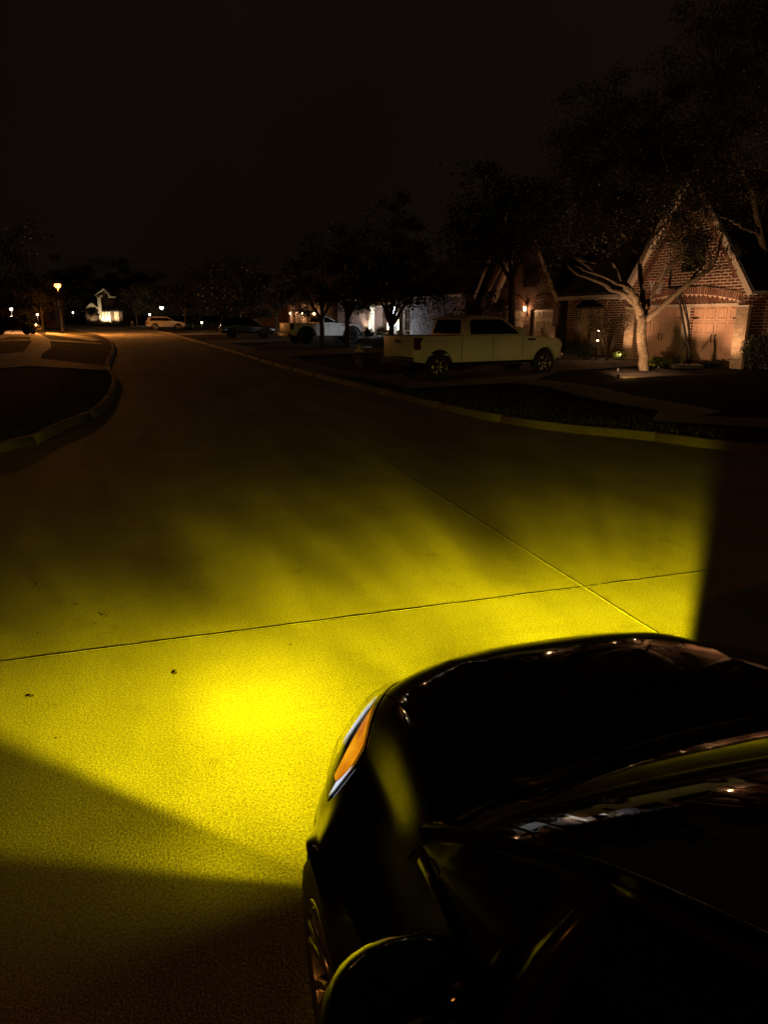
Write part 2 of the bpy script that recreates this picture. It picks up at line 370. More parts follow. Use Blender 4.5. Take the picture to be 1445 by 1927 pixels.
def inside(p, poly):
    c = False; n = len(poly); j = n-1
    for i in range(n):
        if (poly[i][1] > p[1]) != (poly[j][1] > p[1]) and p[0] < (poly[j][0]-poly[i][0])*(p[1]-poly[i][1])/(poly[j][1]-poly[i][1]+1e-12)+poly[i][0]: c = not c
        j = i
    return c
def sheet(name, poly, mat, zf, cell=2.0, kind='structure', extra=0.0, lim=95, parent=None):
    poly = [Vector((p[0], p[1])) for p in poly]
    vs = poly[:]; n = len(poly); ed = [(i, (i+1) % n) for i in range(n)]
    x0, x1 = max(min(p.x for p in poly), -lim), min(max(p.x for p in poly), lim); y0, y1 = max(min(p.y for p in poly), -20), min(max(p.y for p in poly), 160)
    x = x0
    while x < x1:
        y = y0
        while y < y1:
            q = Vector((x+.01*math.sin(y*7), y+.01*math.cos(x*5)))
            if inside(q, poly): vs.append(q)
            y += cell if y < 60 else cell*3
        x += cell
    r = delaunay_2d_cdt(vs, ed, [list(range(n))], 1, 1e-4)
    me = bpy.data.meshes.new(name); me.from_pydata([(p.x, p.y, zf(p.x, p.y)+extra) for p in r[0]], [], [list(f) for f in r[2]])
    bm = bmesh.new(); bm.from_mesh(me)
    for f in bm.faces:
        if f.normal.z < 0: f.normal_flip()
        f.smooth = True
    bm.to_mesh(me); bm.free()
    o = link(name, me, mat, parent); 
    if kind: o['kind'] = kind
    return o
# bedrock sheet to the horizon, a little under everything
b = MB(); xs = [-900,-300,-120,-60,-20,20,60,120,300,900]; ys = [-200,-60,0,30,60,90,120,160,220,400,1200]
b.grid([[(x, y, gz(min(y,200))-.03) for x in xs] for y in ys]); tag(b.build('ground', M['lawn'], fix=False), kind='structure')
road_poly = [(p.x, p.y) for p in RCs] + [(p.x, p.y) for p in reversed(LCs)] + [(-60,-40),(60,-40)]
sheet('road', road_poly, M['road_concrete'], lambda x, y: gz(y), 4.0)
def offs(line, d):
    out = []
    for i, p in enumerate(line):
        t = (line[min(i+1,len(line)-1)]-line[max(i-1,0)]).normalized(); out.append(p + Vector((-t.y, t.x))*d)
    return out
RI = offs(RCs, -.16); LI = offs(LCs, .16)
sheet('lawn', [(p.x,p.y) for p in RI] + [(-160,420),(420,420),(420,9)], M['lawn'], lot, 2.2, extra=-.012)
sheet('lawn', [(p.x,p.y) for p in LI] + [(-170,400),(-420,400),(-420,0)], M['lawn'], lot, 2.2, extra=-.012)
def curb(line, sgn):
    prof = [(-.02,-.01),(0,.03),(.025,.12),(.05,.138),(.14,.142),(.165,.12),(.17,.02)]
    rows = []
    ls = [offs(line, sgn*d) for d, z in prof]
    for i in range(len(line)):
        if i % 5 == 2 and 0 < i < len(line)-1:
            tdir = (line[i+1]-line[i-1]).normalized()
            for dt, sh in ((-.014,0),(-.010,.02),(.010,.02),(.014,0)):
                rows.append([(ls[k][i].x+tdir.x*dt, ls[k][i].y+tdir.y*dt, gz(line[i].y)+max(-.01,prof[k][1]-sh*(1 if k>0 else 0))) for k in range(len(prof))])
            continue
        rows.append([(ls[k][i].x, ls[k][i].y, gz(line[i].y)+prof[k][1]) for k in range(len(prof))])
    b = MB(); b.grid(rows); o = b.build('curb', M['curb_concrete']); tag(o, kind='structure')
curb(RCs, -1); curb(LCs, 1)

# frame of the houses along the right-hand side
FG = Vector((11.6, 27.2)); FA = -70
FR = Vector((math.cos(R(FA)), math.sin(R(FA)))); FD = Vector((.94, .342))
def fw(s, d): p = FG + FR*s + FD*d; return (p.x, p.y)
# driveway and footpath of the corner house, footpath on along the street
sheet('driveway', [fw(-8.9,-.15),(fw(.3,-.15)),fw(.3,-3.0),fw(.9,-6.5),fw(3.4,-9.0),fw(3.6,-12.9),fw(-.9,-12.9),fw(-1.2,-9),fw(-4.0,-6.5),fw(-8.9,-5)], M['walk_concrete'], lot, 1.5, extra=.022)
def strip(name, line, w, mat, extra):
    ls = smooth_line(line, 1.0); a = offs(ls, w/2); c = offs(ls, -w/2)
    return sheet(name, [(p.x,p.y) for p in a]+[(p.x,p.y) for p in reversed(c)], mat, lot, 1.2, extra=extra)
walk_r = [G2(1445,797,.16), G2(1300,775,.16), G2(1150,750,.16), G2(1000,722,.16)]
strip('sidewalk', [(24,12.2)] + walk_r + [(p[0], p[1]) for p in ((-1.2,24.6),(-4.5,33),(-8.8,44),(-13.3,56))], 1.25, M['walk_concrete'], .018)
sheet('driveway', [fw(-13.1,1.85),fw(-17.7,1.85),fw(-17.7,-9),fw(-18.5,-13.2),fw(-12.5,-13.2),fw(-13.1,-9)], M['walk_concrete'], lot, 1.5, extra=.026)
sheet('driveway', [fw(-29,-1),fw(-35,-1),fw(-35,-14),fw(-29,-14)], M['walk_concrete'], lot, 2, extra=.026)
sheet('driveway', [fw(-48,0),fw(-54,0),fw(-54,-15),fw(-48,-15)], M['walk_concrete'], lot, 2, extra=.026)
# left side: footpath along the street and drives across it
def poly_px(name, pts, mat, extra, cell=1.5): return sheet(name, [G2(x,y,.15) for x,y in pts], mat, lot, cell, extra=extra)
poly_px('sidewalk', [(-40,640),(20,624),(60,622),(95,640),(97,655),(80,668),(78,676),(210,690),(205,697),(60,690),(-60,700),(-200,710),(-200,690),(-20,672),(45,664),(60,646),(57,636),(20,636),(-40,655)], M['walk_concrete'], .02, 3)
poly_px('driveway', [(88,626),(120,628.5),(170,634),(190,640),(178,643),(140,636.5),(100,632),(86,630)], M['walk_concrete'], .024, 3)
poly_px('footpath', [(-300,652),(60,640.5),(60,643),(-300,656)], M['walk_concrete'], .024, 3)
poly_px('footpath', [(96,640.5),(190,645.5),(192,648),(96,643)], M['walk_concrete'], .026, 3)

# joints of the concrete slabs: dark sealant with the slightly raised far lip
def joint(p, q, w=.010, name='road_joint'):
    p, q = Vector(p), Vector(q); n = max(2, int((q-p).length/.12)); b = MB(); l = MB()
    d = (q-p).normalized(); s = Vector((-d.y, d.x)); rows = []; rows2 = []
    for i in range(n+1):
        c = p + (q-p)*i/n + s*random.uniform(-.004,.004); ww = w*random.uniform(.6,1.25)
        z = gz(c.y); rows.append([(c.x-s.x*ww/2, c.y-s.y*ww/2, z+.004), (c.x+s.x*ww/2, c.y+s.y*ww/2, z+.004)])
        e = c + s*(ww/2); r = random.uniform(.6,1.2)
        rows2.append([(e.x,e.y,z+.0045),(e.x+s.x*.003,e.y+s.y*.003,z+.004+.003*r),(e.x+s.x*.007,e.y+s.y*.007,z+.004+.002*r),(e.x+s.x*.012,e.y+s.y*.012,z+.002)])
    b.grid(rows); o = b.build(name, M['sealant'], fix=False); tag(o, kind='structure')
    l.grid(rows2); tag(l.build('joint_lip', M['road_concrete'], parent=o, fix=False))
J1 = [at(1290,1225), at(680,840)]
dj = Vector((J1[1].x-J1[0].x, J1[1].y-J1[0].y)).normalized()
A0 = Vector((J1[0].x, J1[0].y)); joint(A0 - dj*3, A0 + dj*12.5)
C0, C1 = at(0,1248), at(1125,1103); dc = Vector((C1.x-C0.x, C1.y-C0.y)).normalized(); c0 = Vector((C0.x,C0.y))
joint(c0 - dc*3, c0 + dc*(C1.xy-C0.xy).length, .007); joint(c0 + dc*((C1.xy-C0.xy).length+.03), c0 + dc*9.5, .005)

# ------------------------------------------------------------------ houses
def mesh_house(root): return root
def opening_wall(x0, x1, holes, top, base=-.2):
    """(x,z) outline with door holes reaching the ground, top is the list of points from right eave to left eave"""
    pts = [(x0, base)]
    for a, c, h in sorted(holes): pts += [(a, base), (a, h), (c, h), (c, base)]
    pts += [(x1, base)] + top
    return pts
def slab(b, p0, p1, y0, y1, t):
    """roof slab: line p0->p1 in (x,z), from y0 to y1, thickness t up"""
    d = Vector((p1[0]-p0[0], p1[1]-p0[1])).normalized(); n = Vector((-d.y, d.x))
    if n.y < 0: n = -n
    b.prism([p0, p1, (p1[0]+n.x*t, p1[1]+n.y*t), (p0[0]+n.x*t, p0[1]+n.y*t)], y0, y1, 'y')
def gable(root, x0, x1, ze, za, y0, y1, wall, holes=(), over=.28, name_wall='wall', rake=.24):
    xc = (x0+x1)/2
    b = MB(); b.prism(opening_wall(x0, x1, holes, [(x1,ze),(xc,za),(x0,ze)]), y0, y0+.28, 'y')
    b.prism([(x0+.004,-.2),(x1-.004,-.2),(x1-.004,ze-.01),(xc,za-.012),(x0+.004,ze-.01)], y0+.283, y1, 'y')
    w = b.build(name_wall, wall, root)
    b = MB(); sl = (za-ze)/(xc-x0)
    for sg, xe in ((-1,x0),(1,x1)):
        slab(b, (xe+sg*.32, ze-.32*sl+.01), (xc, za+.01), y0-over, y1+.3, .16)
    b.build('roof', M['shingle'], root)
    b = MB()
    for sg, xe in ((-1,x0),(1,x1)):
        e0 = Vector((xe+sg*.32, ze-.32*sl)); e1 = Vector((xc, za)); d = (e1-e0).normalized(); n = Vector((-d.y, d.x)); n = n if n.y > 0 else -n
        o = n*(-rake); b.prism([tuple(e0+n*.08), tuple(e1+Vector((0,.08/abs(n.y)))), tuple(e1+Vector((0,-rake/abs(n.y)))), tuple(e0+o)], y0-over-.03, y0-over-.002, 'y')
        b.prism([tuple(e0), tuple(e1+Vector((0,-.002))), tuple(e1+Vector((0,-.03))), tuple(e0-n*.03)], y0-over, y0-.002, 'y')
    b.build('rake_board', M['trim'], root)
    return w
def garage_door(root, x0, x1, h, y, mat, cols=4, rows=4, handles=True, name='garage_door'):
    b = MB(); b.box(x0, x1, y, y+.05, -.05, h)
    pw = (x1-x0)/cols; ph = h/rows
    for i in range(cols):
        for j in range(rows):
            a, c = x0+pw*(i+.12), x0+pw*(i+.88); d, e = ph*(j+.14), ph*(j+.86); t = .035
            for (p,q,r,s) in ((a,c,e-t,e),(a,c,d,d+t),(a,a+t,d+t,e-t),(c-t,c,d+t,e-t)): b.box(p,q,y-.022,y-.001,r,s)
            for k in range(1,3):
                xx = a+(c-a)*k/3; b.box(xx-.008, xx+.008, y-.010, y-.001, d+t+.002, e-t-.002)
    for j in range(1, rows): b.box(x0, x1, y-.012, y-.0015, ph*j-.012, ph*j+.012)
    o = b.build(name, mat, root)
    if handles:
        xm = (x0+x1)/2
        for s in (-1,1):
            m = MB(); m.tube([(xm+s*.10,y-.02,h*.40),(xm+s*.07,y-.07,h*.42),(xm+s*.10,y-.07,h*.47),(xm+s*.07,y-.07,h*.50),(xm+s*.12,y-.02,h*.53)], .02, 6); m.build('handle', M['iron'], o)
        for xx, s in ((x0,1),(x1,-1)):
            for zz in (h*.13, h*.80):
                m = MB(); m.prism([(xx+s*.02,zz-.035),(xx+s*.30,zz-.012),(xx+s*.34,zz),(xx+s*.30,zz+.012),(xx+s*.02,zz+.035)], y-.032, y-.023, 'y'); m.build('hinge', M['iron'], o)
    return o
def window(root, x0, x1, z0, z1, y, pane='window_dark', cols=2, rows=2, frame='trim', arch=0):
    b = MB(); t = .06
    for (p,q,r,s) in ((x0-t,x1+t,z0-t,z0),(x0-t,x1+t,z1,z1+t),(x0-t,x0,z0,z1),(x1,x1+t,z0,z1)): b.box(p,q,y-.05,y+.03,r,s)
    for i in range(1, cols): xx = x0+(x1-x0)*i/cols; b.box(xx-.018, xx+.018, y-.03, y+.002, z0, z1)
    for j in range(1, rows): zz = z0+(z1-z0)*j/rows; b.box(x0, x1, y-.026, y+.001, zz-.018, zz+.018)
    f = b.build('window', M[frame], root)
    b = MB(); b.box(x0+.002, x1-.002, y-.012, y-.004, z0+.002, z1-.002); b.build('pane', M[pane], f)
    b = MB(); b.box(x0-.1, x1+.1, y-.09, y-.052, z0-t-.05, z0-t-.002); b.build('sill', M[frame], f)
    return f
def arch_bricks(root, x0, x1, z0, rise, th, y, mat='arch_brick', n=44):
    """segmental arch of soldier bricks standing proud of the wall"""
    w = x1-x0; rad = (w*w/4+rise*rise)/(2*rise); xc = (x0+x1)/2; zc = z0+rise-rad; a = math.asin(w/2/rad)
    b = MB(); g = MB()
    for k in range(n):
        t0 = -a+2*a*(k+.15)/n; t1 = -a+2*a*(k+.85)/n; pr = random.uniform(-.006,.006)
        P = lambda t, r: (xc+r*math.sin(t), zc+r*math.cos(t))
        b.prism([P(t0,rad+.012),P(t0,rad+th-.012),P(t1,rad+th-.012),P(t1,rad+.012)], y-.045+pr, y-.002, 'y')
    o = b.build('brick_arch', M['arch_brick'], root)
    pts = [(xc+rad*math.sin(-a+2*a*k/24), zc+rad*math.cos(-a+2*a*k/24)) for k in range(25)] + [(xc+(rad+th)*math.sin(a-2*a*k/24), zc+(rad+th)*math.cos(a-2*a*k/24)) for k in range(25)]
    g.prism(pts, y-.025, y-.0015, 'y'); g.build('mortar', M['mortar'], o)
    return o, (xc, zc, rad)
basic('arch_brick', (.165,.075,.047), rough=.9, var=.35, vscale=7, bump=.003, bscale=40)
basic('mortar', (.78,.60,.46), rough=.95, bump=.003, bscale=40)
def herringbone(root, x0, x1, z0, arc, y):
    xc, zc, rad = arc; b = MB(); s = .21; m45 = rot('Y', 45); m45b = rot('Y', -45); k = 0; x = x0+.08
    def top(x): return zc+math.sqrt(max(0,rad*rad-(x-xc)**2))
    while x < x1-.06:
        z = z0+.05; j = 0
        while z < top(x)-.05:
            b.obox((x, y-.012, z), .15, .03, .036, m45 if k % 2 else m45b); z += .066; j += 1
        x += .112; k += 1
    o = b.build('herringbone_panel', M['arch_brick'], root)
    g = MB(); pts = [(x0,z0),(x1,z0)] + [(x1-(x1-x0)*i/20, top(x1-(x1-x0)*i/20)-.003) for i in range(21)]
    g.prism(pts, y-.006, y-.001, 'y'); g.build('mortar', M['mortar'], o)
def sconce(root, x, y, z, glow, watts, col, size=.05):
    b = MB(); b.box(x-.05,x+.05,y-.02,y-.002,z-.1,z+.14); b.tube([(x,y-.02,z+.1),(x,y-.10,z+.17),(x,y-.16,z+.15)], .012, 6)
    b.lathe([(.0,.17),(.03,.165),(.10,.11),(.09,.105)], 12, (x,y-.16,z)); b.lathe([(.06,-.12),(.065,-.11),(.055,-.10),(0,-.10)], 12, (x,y-.16,z))
    o = b.build('wall_lantern', M['iron'], root)
    g = MB(); g.lathe([(0,-.10),(.055,-.10),(.075,0),(.082,.10),(0,.105)], 12, (x,y-.16,z)); g.build('lantern_glass', M[glow], o)
    point('lantern_light', (x, y-.28, z), watts, col, size, root)
    return o
ZL = .30
# ---- corner house: brick gable over two garage doors, lower wing on its left
hA = empty('brick_house', (FG.x, FG.y, ZL), R(FA), 'nearest brick house, its steep gable over two warmly lit garage doors', 'house')
gable(hA, -3.93, 2.22, 2.88, 6.9, 0, 9, M['brick'], holes=[(-3.3,-.78,2.12),(-.42,1.82,2.12)], rake=.12)
# the arch head: a painted beam along the top of the doors and the post between them
b = MB(); b.box(-3.28,1.80,.05,.12,2.12-.001,2.20); b.box(-3.34,1.86,-.05,-.004,2.1,2.19); b.build('door_header', M['trim'], hA)
b = MB(); b.box(-.775,-.425,-.03,-.003,-.02,2.09); b.build('door_post', M['trim'], hA)
garage_door(hA, -3.29, -.79, 2.10, .16, M['garage_paint']); garage_door(hA, -.41, 1.81, 2.10, .16, M['garage_paint'])
ab, arc = arch_bricks(hA, -3.42, 1.94, 2.24, .30, .27, 0, n=52); herringbone(hA, -3.36, 1.88, 2.195, arc, -.001)
for x0, x1 in ((-3.95,-3.36),(1.88,2.40)):
    b = MB(); b.box(x0,x1,-.16,-.004,-.1,2.05); pb = b.build('stone_pier', M['stone'], hA, bevel=.02)
    c = MB(); c.box(x0-.03,x1+.03,-.19,-.003,2.055,2.12); c.build('cap', M['trim'], pb)
window(hA, -1.0, -.1, 3.46, 4.5, 0, cols=2, rows=2, frame='iron')
# soldier rows along the rakes
b = MB()
for sg, xe in ((1,-3.93),(-1,2.22)):
    sl = (6.9-2.88)/3.075; d = Vector((sg, sl)).normalized(); n = Vector((sl*sg, -1)).normalized()
    k = .55
    while k < 4.6:
        c = Vector((xe, 2.88)) + d*k + n*.36; u = d*.035; w = n*.11
        b.prism([tuple(c-u-w), tuple(c+u-w), tuple(c+u+w), tuple(c-u+w)], -.022, -.002, 'y'); k += .098
b.build('soldier_course', M['arch_brick'], hA)
# left wing
b = MB(); b.prism(opening_wall(-9.17, -3.94, [(-8.5,-6.28,2.12)], [(-3.94,2.82),(-9.17,2.82)]), .5, .75, 'y'); b.box(-9.165,-3.95,.753,8,-.2,2.81)
b.build('wing_wall', M['brick'], hA)
garage_door(hA, -8.49, -6.29, 2.10, .64, M['pale_garage_paint'])
arch_bricks(hA, -8.6, -6.18, 2.2, .36, .26, .5, n=24)
b = MB(); pts = [(-8.5,2.17)] + [(-8.5+2.22*i/12, 2.19+.33*math.sin(PI*i/12)) for i in range(13)] + [(-6.28,2.17)]
b.prism(pts, .44, .495, 'y'); b.build('arched_transom', M['window_dark'], hA)
def pitched(root, x0, x1, y0, y1, z0, z1, t=.16, over=.35, ends=True):
    b = MB(); ym = (y0+y1)/2; sl = (z1-z0)/(ym-y0)
    pr = lambda p0, p1: b.prism([p0, p1, (p1[0], p1[1]+t*1.3), (p0[0], p0[1]+t*1.3)], x0, x1, 'x')
    pr((y0-over, z0-over*sl), (ym, z1)); pr((y1+over, z0-over*sl), (ym, z1))
    return b.build('roof', M['shingle'], root)
pitched(hA, -9.45, -3.6, .5, 8, 2.90, 6.3)
b = MB(); b.prism([(.10,2.55),(.20,2.50),(.24,2.66),(.12,2.68)], -9.4, -4.25, 'x'); b.box(-9.4,-4.25,.245,.275,2.52,2.70); b.build('gutter', M['trim'], hA)
# right wing, gutter and downspout
b = MB(); b.box(2.225,9,1.0,8,-.2,2.8); b.build('wing_wall', M['stone'], hA)
pitched(hA, 2.0, 9.3, 1.0, 8, 2.92, 6.3, over=.2)
b = MB(); b.box(2.25,9,.62,.74,2.60,2.72); b.build('gutter', M['trim'], hA)
b = MB(); b.tube([(2.95,.66,2.62),(2.95,.74,2.45),(2.62,.90,2.25),(2.60,.95,2.0),(2.60,.95,.1)], .06, 8); b.build('downspout', M['trim'], hA)
# ---- second house: darker gable with lantern between two garage doors
q = fw(0, 2); hB = empty('brick_house', (q[0], q[1], .33), R(FA), 'dark brick house behind the white pickup with a lantern between its garage doors', 'house')
gable(hB, -18.84, -12.22, 2.95, 7.1, 0, 9, M['far_brick'], holes=[(-17.75,-15.75,2.12),(-15.05,-12.75,2.12)], rake=.2)
garage_door(hB, -17.74, -15.76, 2.1, .16, M['pale_garage_paint']); garage_door(hB, -15.04, -12.76, 2.1, .16, M['pale_garage_paint'])
arch_bricks(hB, -15.15, -12.65, 2.2, .45, .26, 0, n=24); arch_bricks(hB, -17.85, -15.65, 2.2, .45, .26, 0, n=22)
b = MB()
for i in range(34):
    x = random.uniform(-14.9,-12.9); z = random.uniform(2.2, 2.2+.42*(1-((x+13.9)/1.2)**2)); b.obox((x,-.012,z), .15, .03, .05, rot('Y', random.choice((45,-45))))
b.build('herringbone_panel', M['arch_brick'], hB)
sconce(hB, -15.42, 0, 2.16, 'warm_glow', 45, WARMER)
window(hB, -15.9, -14.6, 3.4, 4.5, 0, cols=3, rows=1, frame='far_brick')
b = MB(); b.box(-12.72,-12.24,-.12,-.004,-.1,1.25); b.build('stone_pier', M['stone'], hB, bevel=.02)
# taller gable set back and a small gable beside it
b = MB(); b.prism([(-23.5,-.2),(-14,-.2),(-14,3.5),(-18.7,9.2),(-23.5,3.5)], 1.2, 9.5, 'y'); b.build('main_wall', M['far_brick'], hB)
b = MB(); slab(b, (-23.9,3.0),(-18.7,9.22),.9,9.8,.16); slab(b, (-13.6,3.0),(-18.7,9.22),.9,9.8,.16); b.build('main_roof', M['shingle'], hB)
b = MB(); d = Vector((5.2,6.22)).normalized(); n = Vector((d.y,-d.x))*.24; e0 = Vector((-23.9,3.0)); e1 = Vector((-18.7,9.22))
b.prism([tuple(e0),tuple(e1),tuple(e1+n),tuple(e0+n)], .86, .897, 'y'); b.build('rake_board', M['trim'], hB)
b = MB(); b.prism([(-21.5,-.2),(-18.86,-.2),(-18.86,4.3),(-19.4,5.0),(-21.5,3.2)], .6, 1.19, 'y'); b.build('bay_wall', M['far_brick'], hB)
b = MB(); e0 = Vector((-21.3,3.3)); e1 = Vector((-19.3,5.1)); d=(e1-e0).normalized(); n = Vector((d.y,-d.x))*.14; b.prism([tuple(e0),tuple(e1),tuple(e1+n),tuple(e0+n)], .56,.597,'y'); b.build('bay_rake', M['trim'], hB)
b = MB(); b.tube([(-21.9+.65*math.cos(PI*i/10),1.1,3.05+.42*math.sin(PI*i/10)) for i in range(11)], .05, 6); b.build('arch_trim', M['trim'], hB)
# ---- third house: stone front washed with white light
q = fw(0, 3); hC = empty('stone_house', (q[0], q[1], .42), R(FA), 'low stone house with bright white lights along its porch', 'house')
b = MB(); b.box(-35.8,-25.4,0,9,-.2,3.35); b.build('stone_wall', M['grey_stone'], hC)
b = MB(); b.box(-52.5,-35.85,1.6,9,-.2,3.0); b.build('porch_wall', M['grey_stone'], hC)
pitched(hC, -53, -35.4, .6, 9, 3.05, 6.2); pitched(hC, -36.1, -25.0, 0, 9, 3.4, 7.0)
b = MB(); b.box(-52.6,-36,.15,.5,2.62,2.98); b.build('porch_beam', M['stucco'], hC)
b = MB(); b.box(-36,-25.1,-.42,-.36,3.0,3.2); b.build('fascia', M['trim'], hC)
for x in (-49.4,-46.6,-41.4,-38.9):
    b = MB(); b.box(x-.24,x+.24,.12,.52,-.1,2.61); b.build('porch_column', M['stucco'], hC, bevel=.02)
window(hC, -40.9,-39.5,.5,2.3,1.6, cols=2, rows=2); window(hC, -48.7,-47.5,.9,2.2,1.6,pane='lit_pane',cols=1,rows=2)
b = MB(); b.box(-46.0,-44.9,1.5,1.597,-.1,2.15); d_ = b.build('front_door', M['brown_door'], hC); b = MB(); b.lathe([(0,-.03),(.035,-.02),(.035,.02),(0,.03)],8,(-45.05,1.47,1.0),'y'); b.build('handle', M['chrome'], d_)
b = MB(); b.box(-50.6,-49.7,1.5,1.597,-.1,2.15); b.build('side_door', M['brown_door'], hC)
sconce(hC, -50.3+.95, 1.6, 1.85, 'white_glow', 600, LED); sconce(hC, -44.3, 1.6, 1.85, 'white_glow', 600, LED)
# ---- fourth house: warm garage lights behind the raised pickup
q = fw(0, 0); hD = empty('brick_house', (q[0], q[1], .5), R(FA), 'warmly lit brick house seen over the bed of the raised white pickup', 'house')
b = MB(); b.prism(opening_wall(-69,-47,[(-65.8,-61.2,2.2),(-58.5,-56,2.2)],[(-47,3.2),(-69,3.2)]),0,.28,'y'); b.box(-68.99,-47.01,.283,9,-.2,3.19); b.build('wall', M['far_brick'], hD)
pitched(hD, -69.5,-46.5,0,9,3.25,7)
garage_door(hD, -65.79,-61.21,2.18,.16,M['pale_garage_paint'],cols=8); garage_door(hD,-58.49,-56.01,2.18,.16,M['pale_garage_paint'])
for x in (-66.6,-60.2,-59.4,-55): 
    b = MB(); b.box(x-.25,x+.25,-.12,-.004,-.1,2.9); b.build('pilaster', M['stucco'], hD)
sconce(hD,-60.2,-.12,2.0,'warm_glow',130,WARM); sconce(hD,-66.4,-.12,2.0,'warm_glow',90,WARM); sconce(hD,-55,-.12,1.9,'warm_glow',80,WARM)
# ---- a dark house further on behind the parked dark car
q = fw(-92, -1); hF = empty('brick_house', (q[0], q[1], .75), R(FA), 'unlit dark house behind the black parked car', 'house')
b = MB(); b.box(-14,13,0,9,-.2,3.2); b.build('wall', M['far_brick'], hF)
b = MB(); b.prism([(-9,3.2),(-1,3.2),(-5,8)], -.3, 8, 'y'); b.build('gable_wall', M['far_brick'], hF)
pitched(hF,-14.4,13.4,0,9,3.25,7.5); garage_door(hF,-8,-3,2.2,-.06,M['pale_garage_paint'],cols=8); window(hF,2,3.4,.9,2.3,0); window(hF,5.5,7,.9,2.3,0)

# ---- far house across the bend, lit from below
def far_spot(px, py, d): p = atd(px, py, d); return p
pE = atd(196,608,140); sE = 140/FPX
hE = empty('stucco_house', pE, R(8), 'far pale house with floodlit gable and arched windows at the bend', 'house')
u = lambda px: (px-196)*sE; w_ = lambda py: (608-py)*sE
b = MB(); b.box(u(166),u(230),0,8,-.3,w_(585)); b.build('wall', M['far_brick'], hE)  # dark brick puts the unlit look of the wall into its colour
b = MB(); b.box(u(196),u(209),-.06,-.004,-.2,w_(589)); b.build('porch_wall', M['stucco'], hE)  # pale panel puts the lit porch into the colour
b = MB(); b.prism([(u(188),w_(585)),(u(214),w_(585)),(u(214),w_(561)),(u(203),w_(550)),(u(190),w_(561))], 1.2, 7.9, 'y'); b.build('tower_wall', M['far_brick'], hE)
b = MB()
b.prism([(u(186),w_(559)),(u(202.5),w_(547.5)),(u(202.5),w_(550)),(u(188),w_(561))],-.5,-.06,'y'); b.prism([(u(213),w_(561)),(u(202.5),w_(547.5)),(u(202.5),w_(550)),(u(211),w_(562))],-.5,-.06,'y')
b.box(u(188),u(199),-.52,-.07,w_(562),w_(560)); b.box(u(209),u(222),-.5,-.07,w_(563.5),w_(562)); b.build('cornice', M['trim'], hE)
b = MB(); b.prism([(u(176),w_(574)),(u(181),w_(573)),(u(193),w_(585)),(u(193),w_(588)),(u(181),w_(576)),(u(176),w_(577))],-.6,-.1,'y'); b.build('rake_board', M['trim'], hE)
b = MB(); b.box(u(190),u(195),-.6,-.08,-.2,w_(563)); b.build('corner_column', M['trim'], hE)
b = MB(); b.prism([(u(164),w_(585)),(u(177),w_(572)),(u(192),w_(585))],-.08,7.5,'y'); b.build('gable_wall', M['stucco'], hE)
for x in (197,203,208): 
    b = MB(); b.box(u(x)-.18,u(x)+.18,-.5,-.1,-.2,w_(588)); b.build('porch_column', M['trim'], hE)
def arched(px0,px1,py0,py1,name='arched_window',mat='window_dark',y=-.12):
    b = MB(); x0,x1,z0,z1=u(px0),u(px1),w_(py1),w_(py0); r=(x1-x0)/2
    b.prism([(x0,z0),(x1,z0)]+[((x0+x1)/2+r*math.cos(PI*i/8),z1-r+r*math.sin(PI*i/8)) for i in range(9)],y,y+.07,'y'); return b.build(name,M[mat],hE)
arched(216,224,583,606,'arched_panel','stucco',-.1); arched(201,206,560,574)
pitched(hE,u(160),u(232),0,9,w_(586),w_(560))
for px_, pw in ((178,160),(200,230),(209,230),(220,90)):
    spot('porch_uplight',(u(px_),-1.4,.15),(u(px_),0,2.4),pw*2.2,(1,.80,.45),110,.8,.1,hE)

# ------------------------------------------------------------------ trees and shrubs
def leaves_mesh(name, pts, size, aspect=.55, seed=0):
    rng = np.random.default_rng(seed); n = len(pts)
    a = rng.normal(size=(n,3)); a /= np.linalg.norm(a,axis=1)[:,None]
    c = rng.normal(size=(n,3)); c -= a*np.sum(a*c,axis=1)[:,None]; c /= np.linalg.norm(c,axis=1)[:,None]
    s = size*rng.uniform(.6,1.3,n)[:,None]
    p = np.asarray(pts)
    nrm = np.cross(a,c)
    v = np.stack([p-a*s*.5, p+c*s*aspect*.5+nrm*s*.08, p+a*s*.5, p-c*s*aspect*.5+nrm*s*.08],1).reshape(-1,3)
    me = bpy.data.meshes.new(name); me.vertices.add(4*n); me.loops.add(4*n); me.polygons.add(n)
    me.vertices.foreach_set('co', v.astype(np.float32).ravel()); me.loops.foreach_set('vertex_index', np.arange(4*n,dtype=np.int32))
    me.polygons.foreach_set('loop_start', np.arange(0,4*n,4,dtype=np.int32)); me.polygons.foreach_set('loop_total', np.full(n,4,dtype=np.int32))
    me.update(); me.validate(); return me
def clump_points(lobes, per_vol, leaf_per, spread, rng):
    """lobes: (centre, radii). clusters spread through each lobe, denser to its skin"""
    pts = []; cs = []
    for c, r in lobes:
        k = max(4, int(per_vol*r[0]*r[1]*r[2]))
        d = rng.normal(size=(k,3)); d /= np.linalg.norm(d,axis=1)[:,None]
        rad = rng.uniform(.15,1.0,k)**.45
        cc = np.asarray(c) + d*rad[:,None]*np.asarray(r)*rng.uniform(.85,1.15,(k,1)); cs.append(cc)
        for q in cc:
            m = int(leaf_per*rng.uniform(.4,1.6)); sp = spread*rng.uniform(.6,1.4)
            pts.append(q + rng.normal(size=(m,3))*np.array([sp,sp,sp*.6]))
    return np.concatenate(pts), np.concatenate(cs)
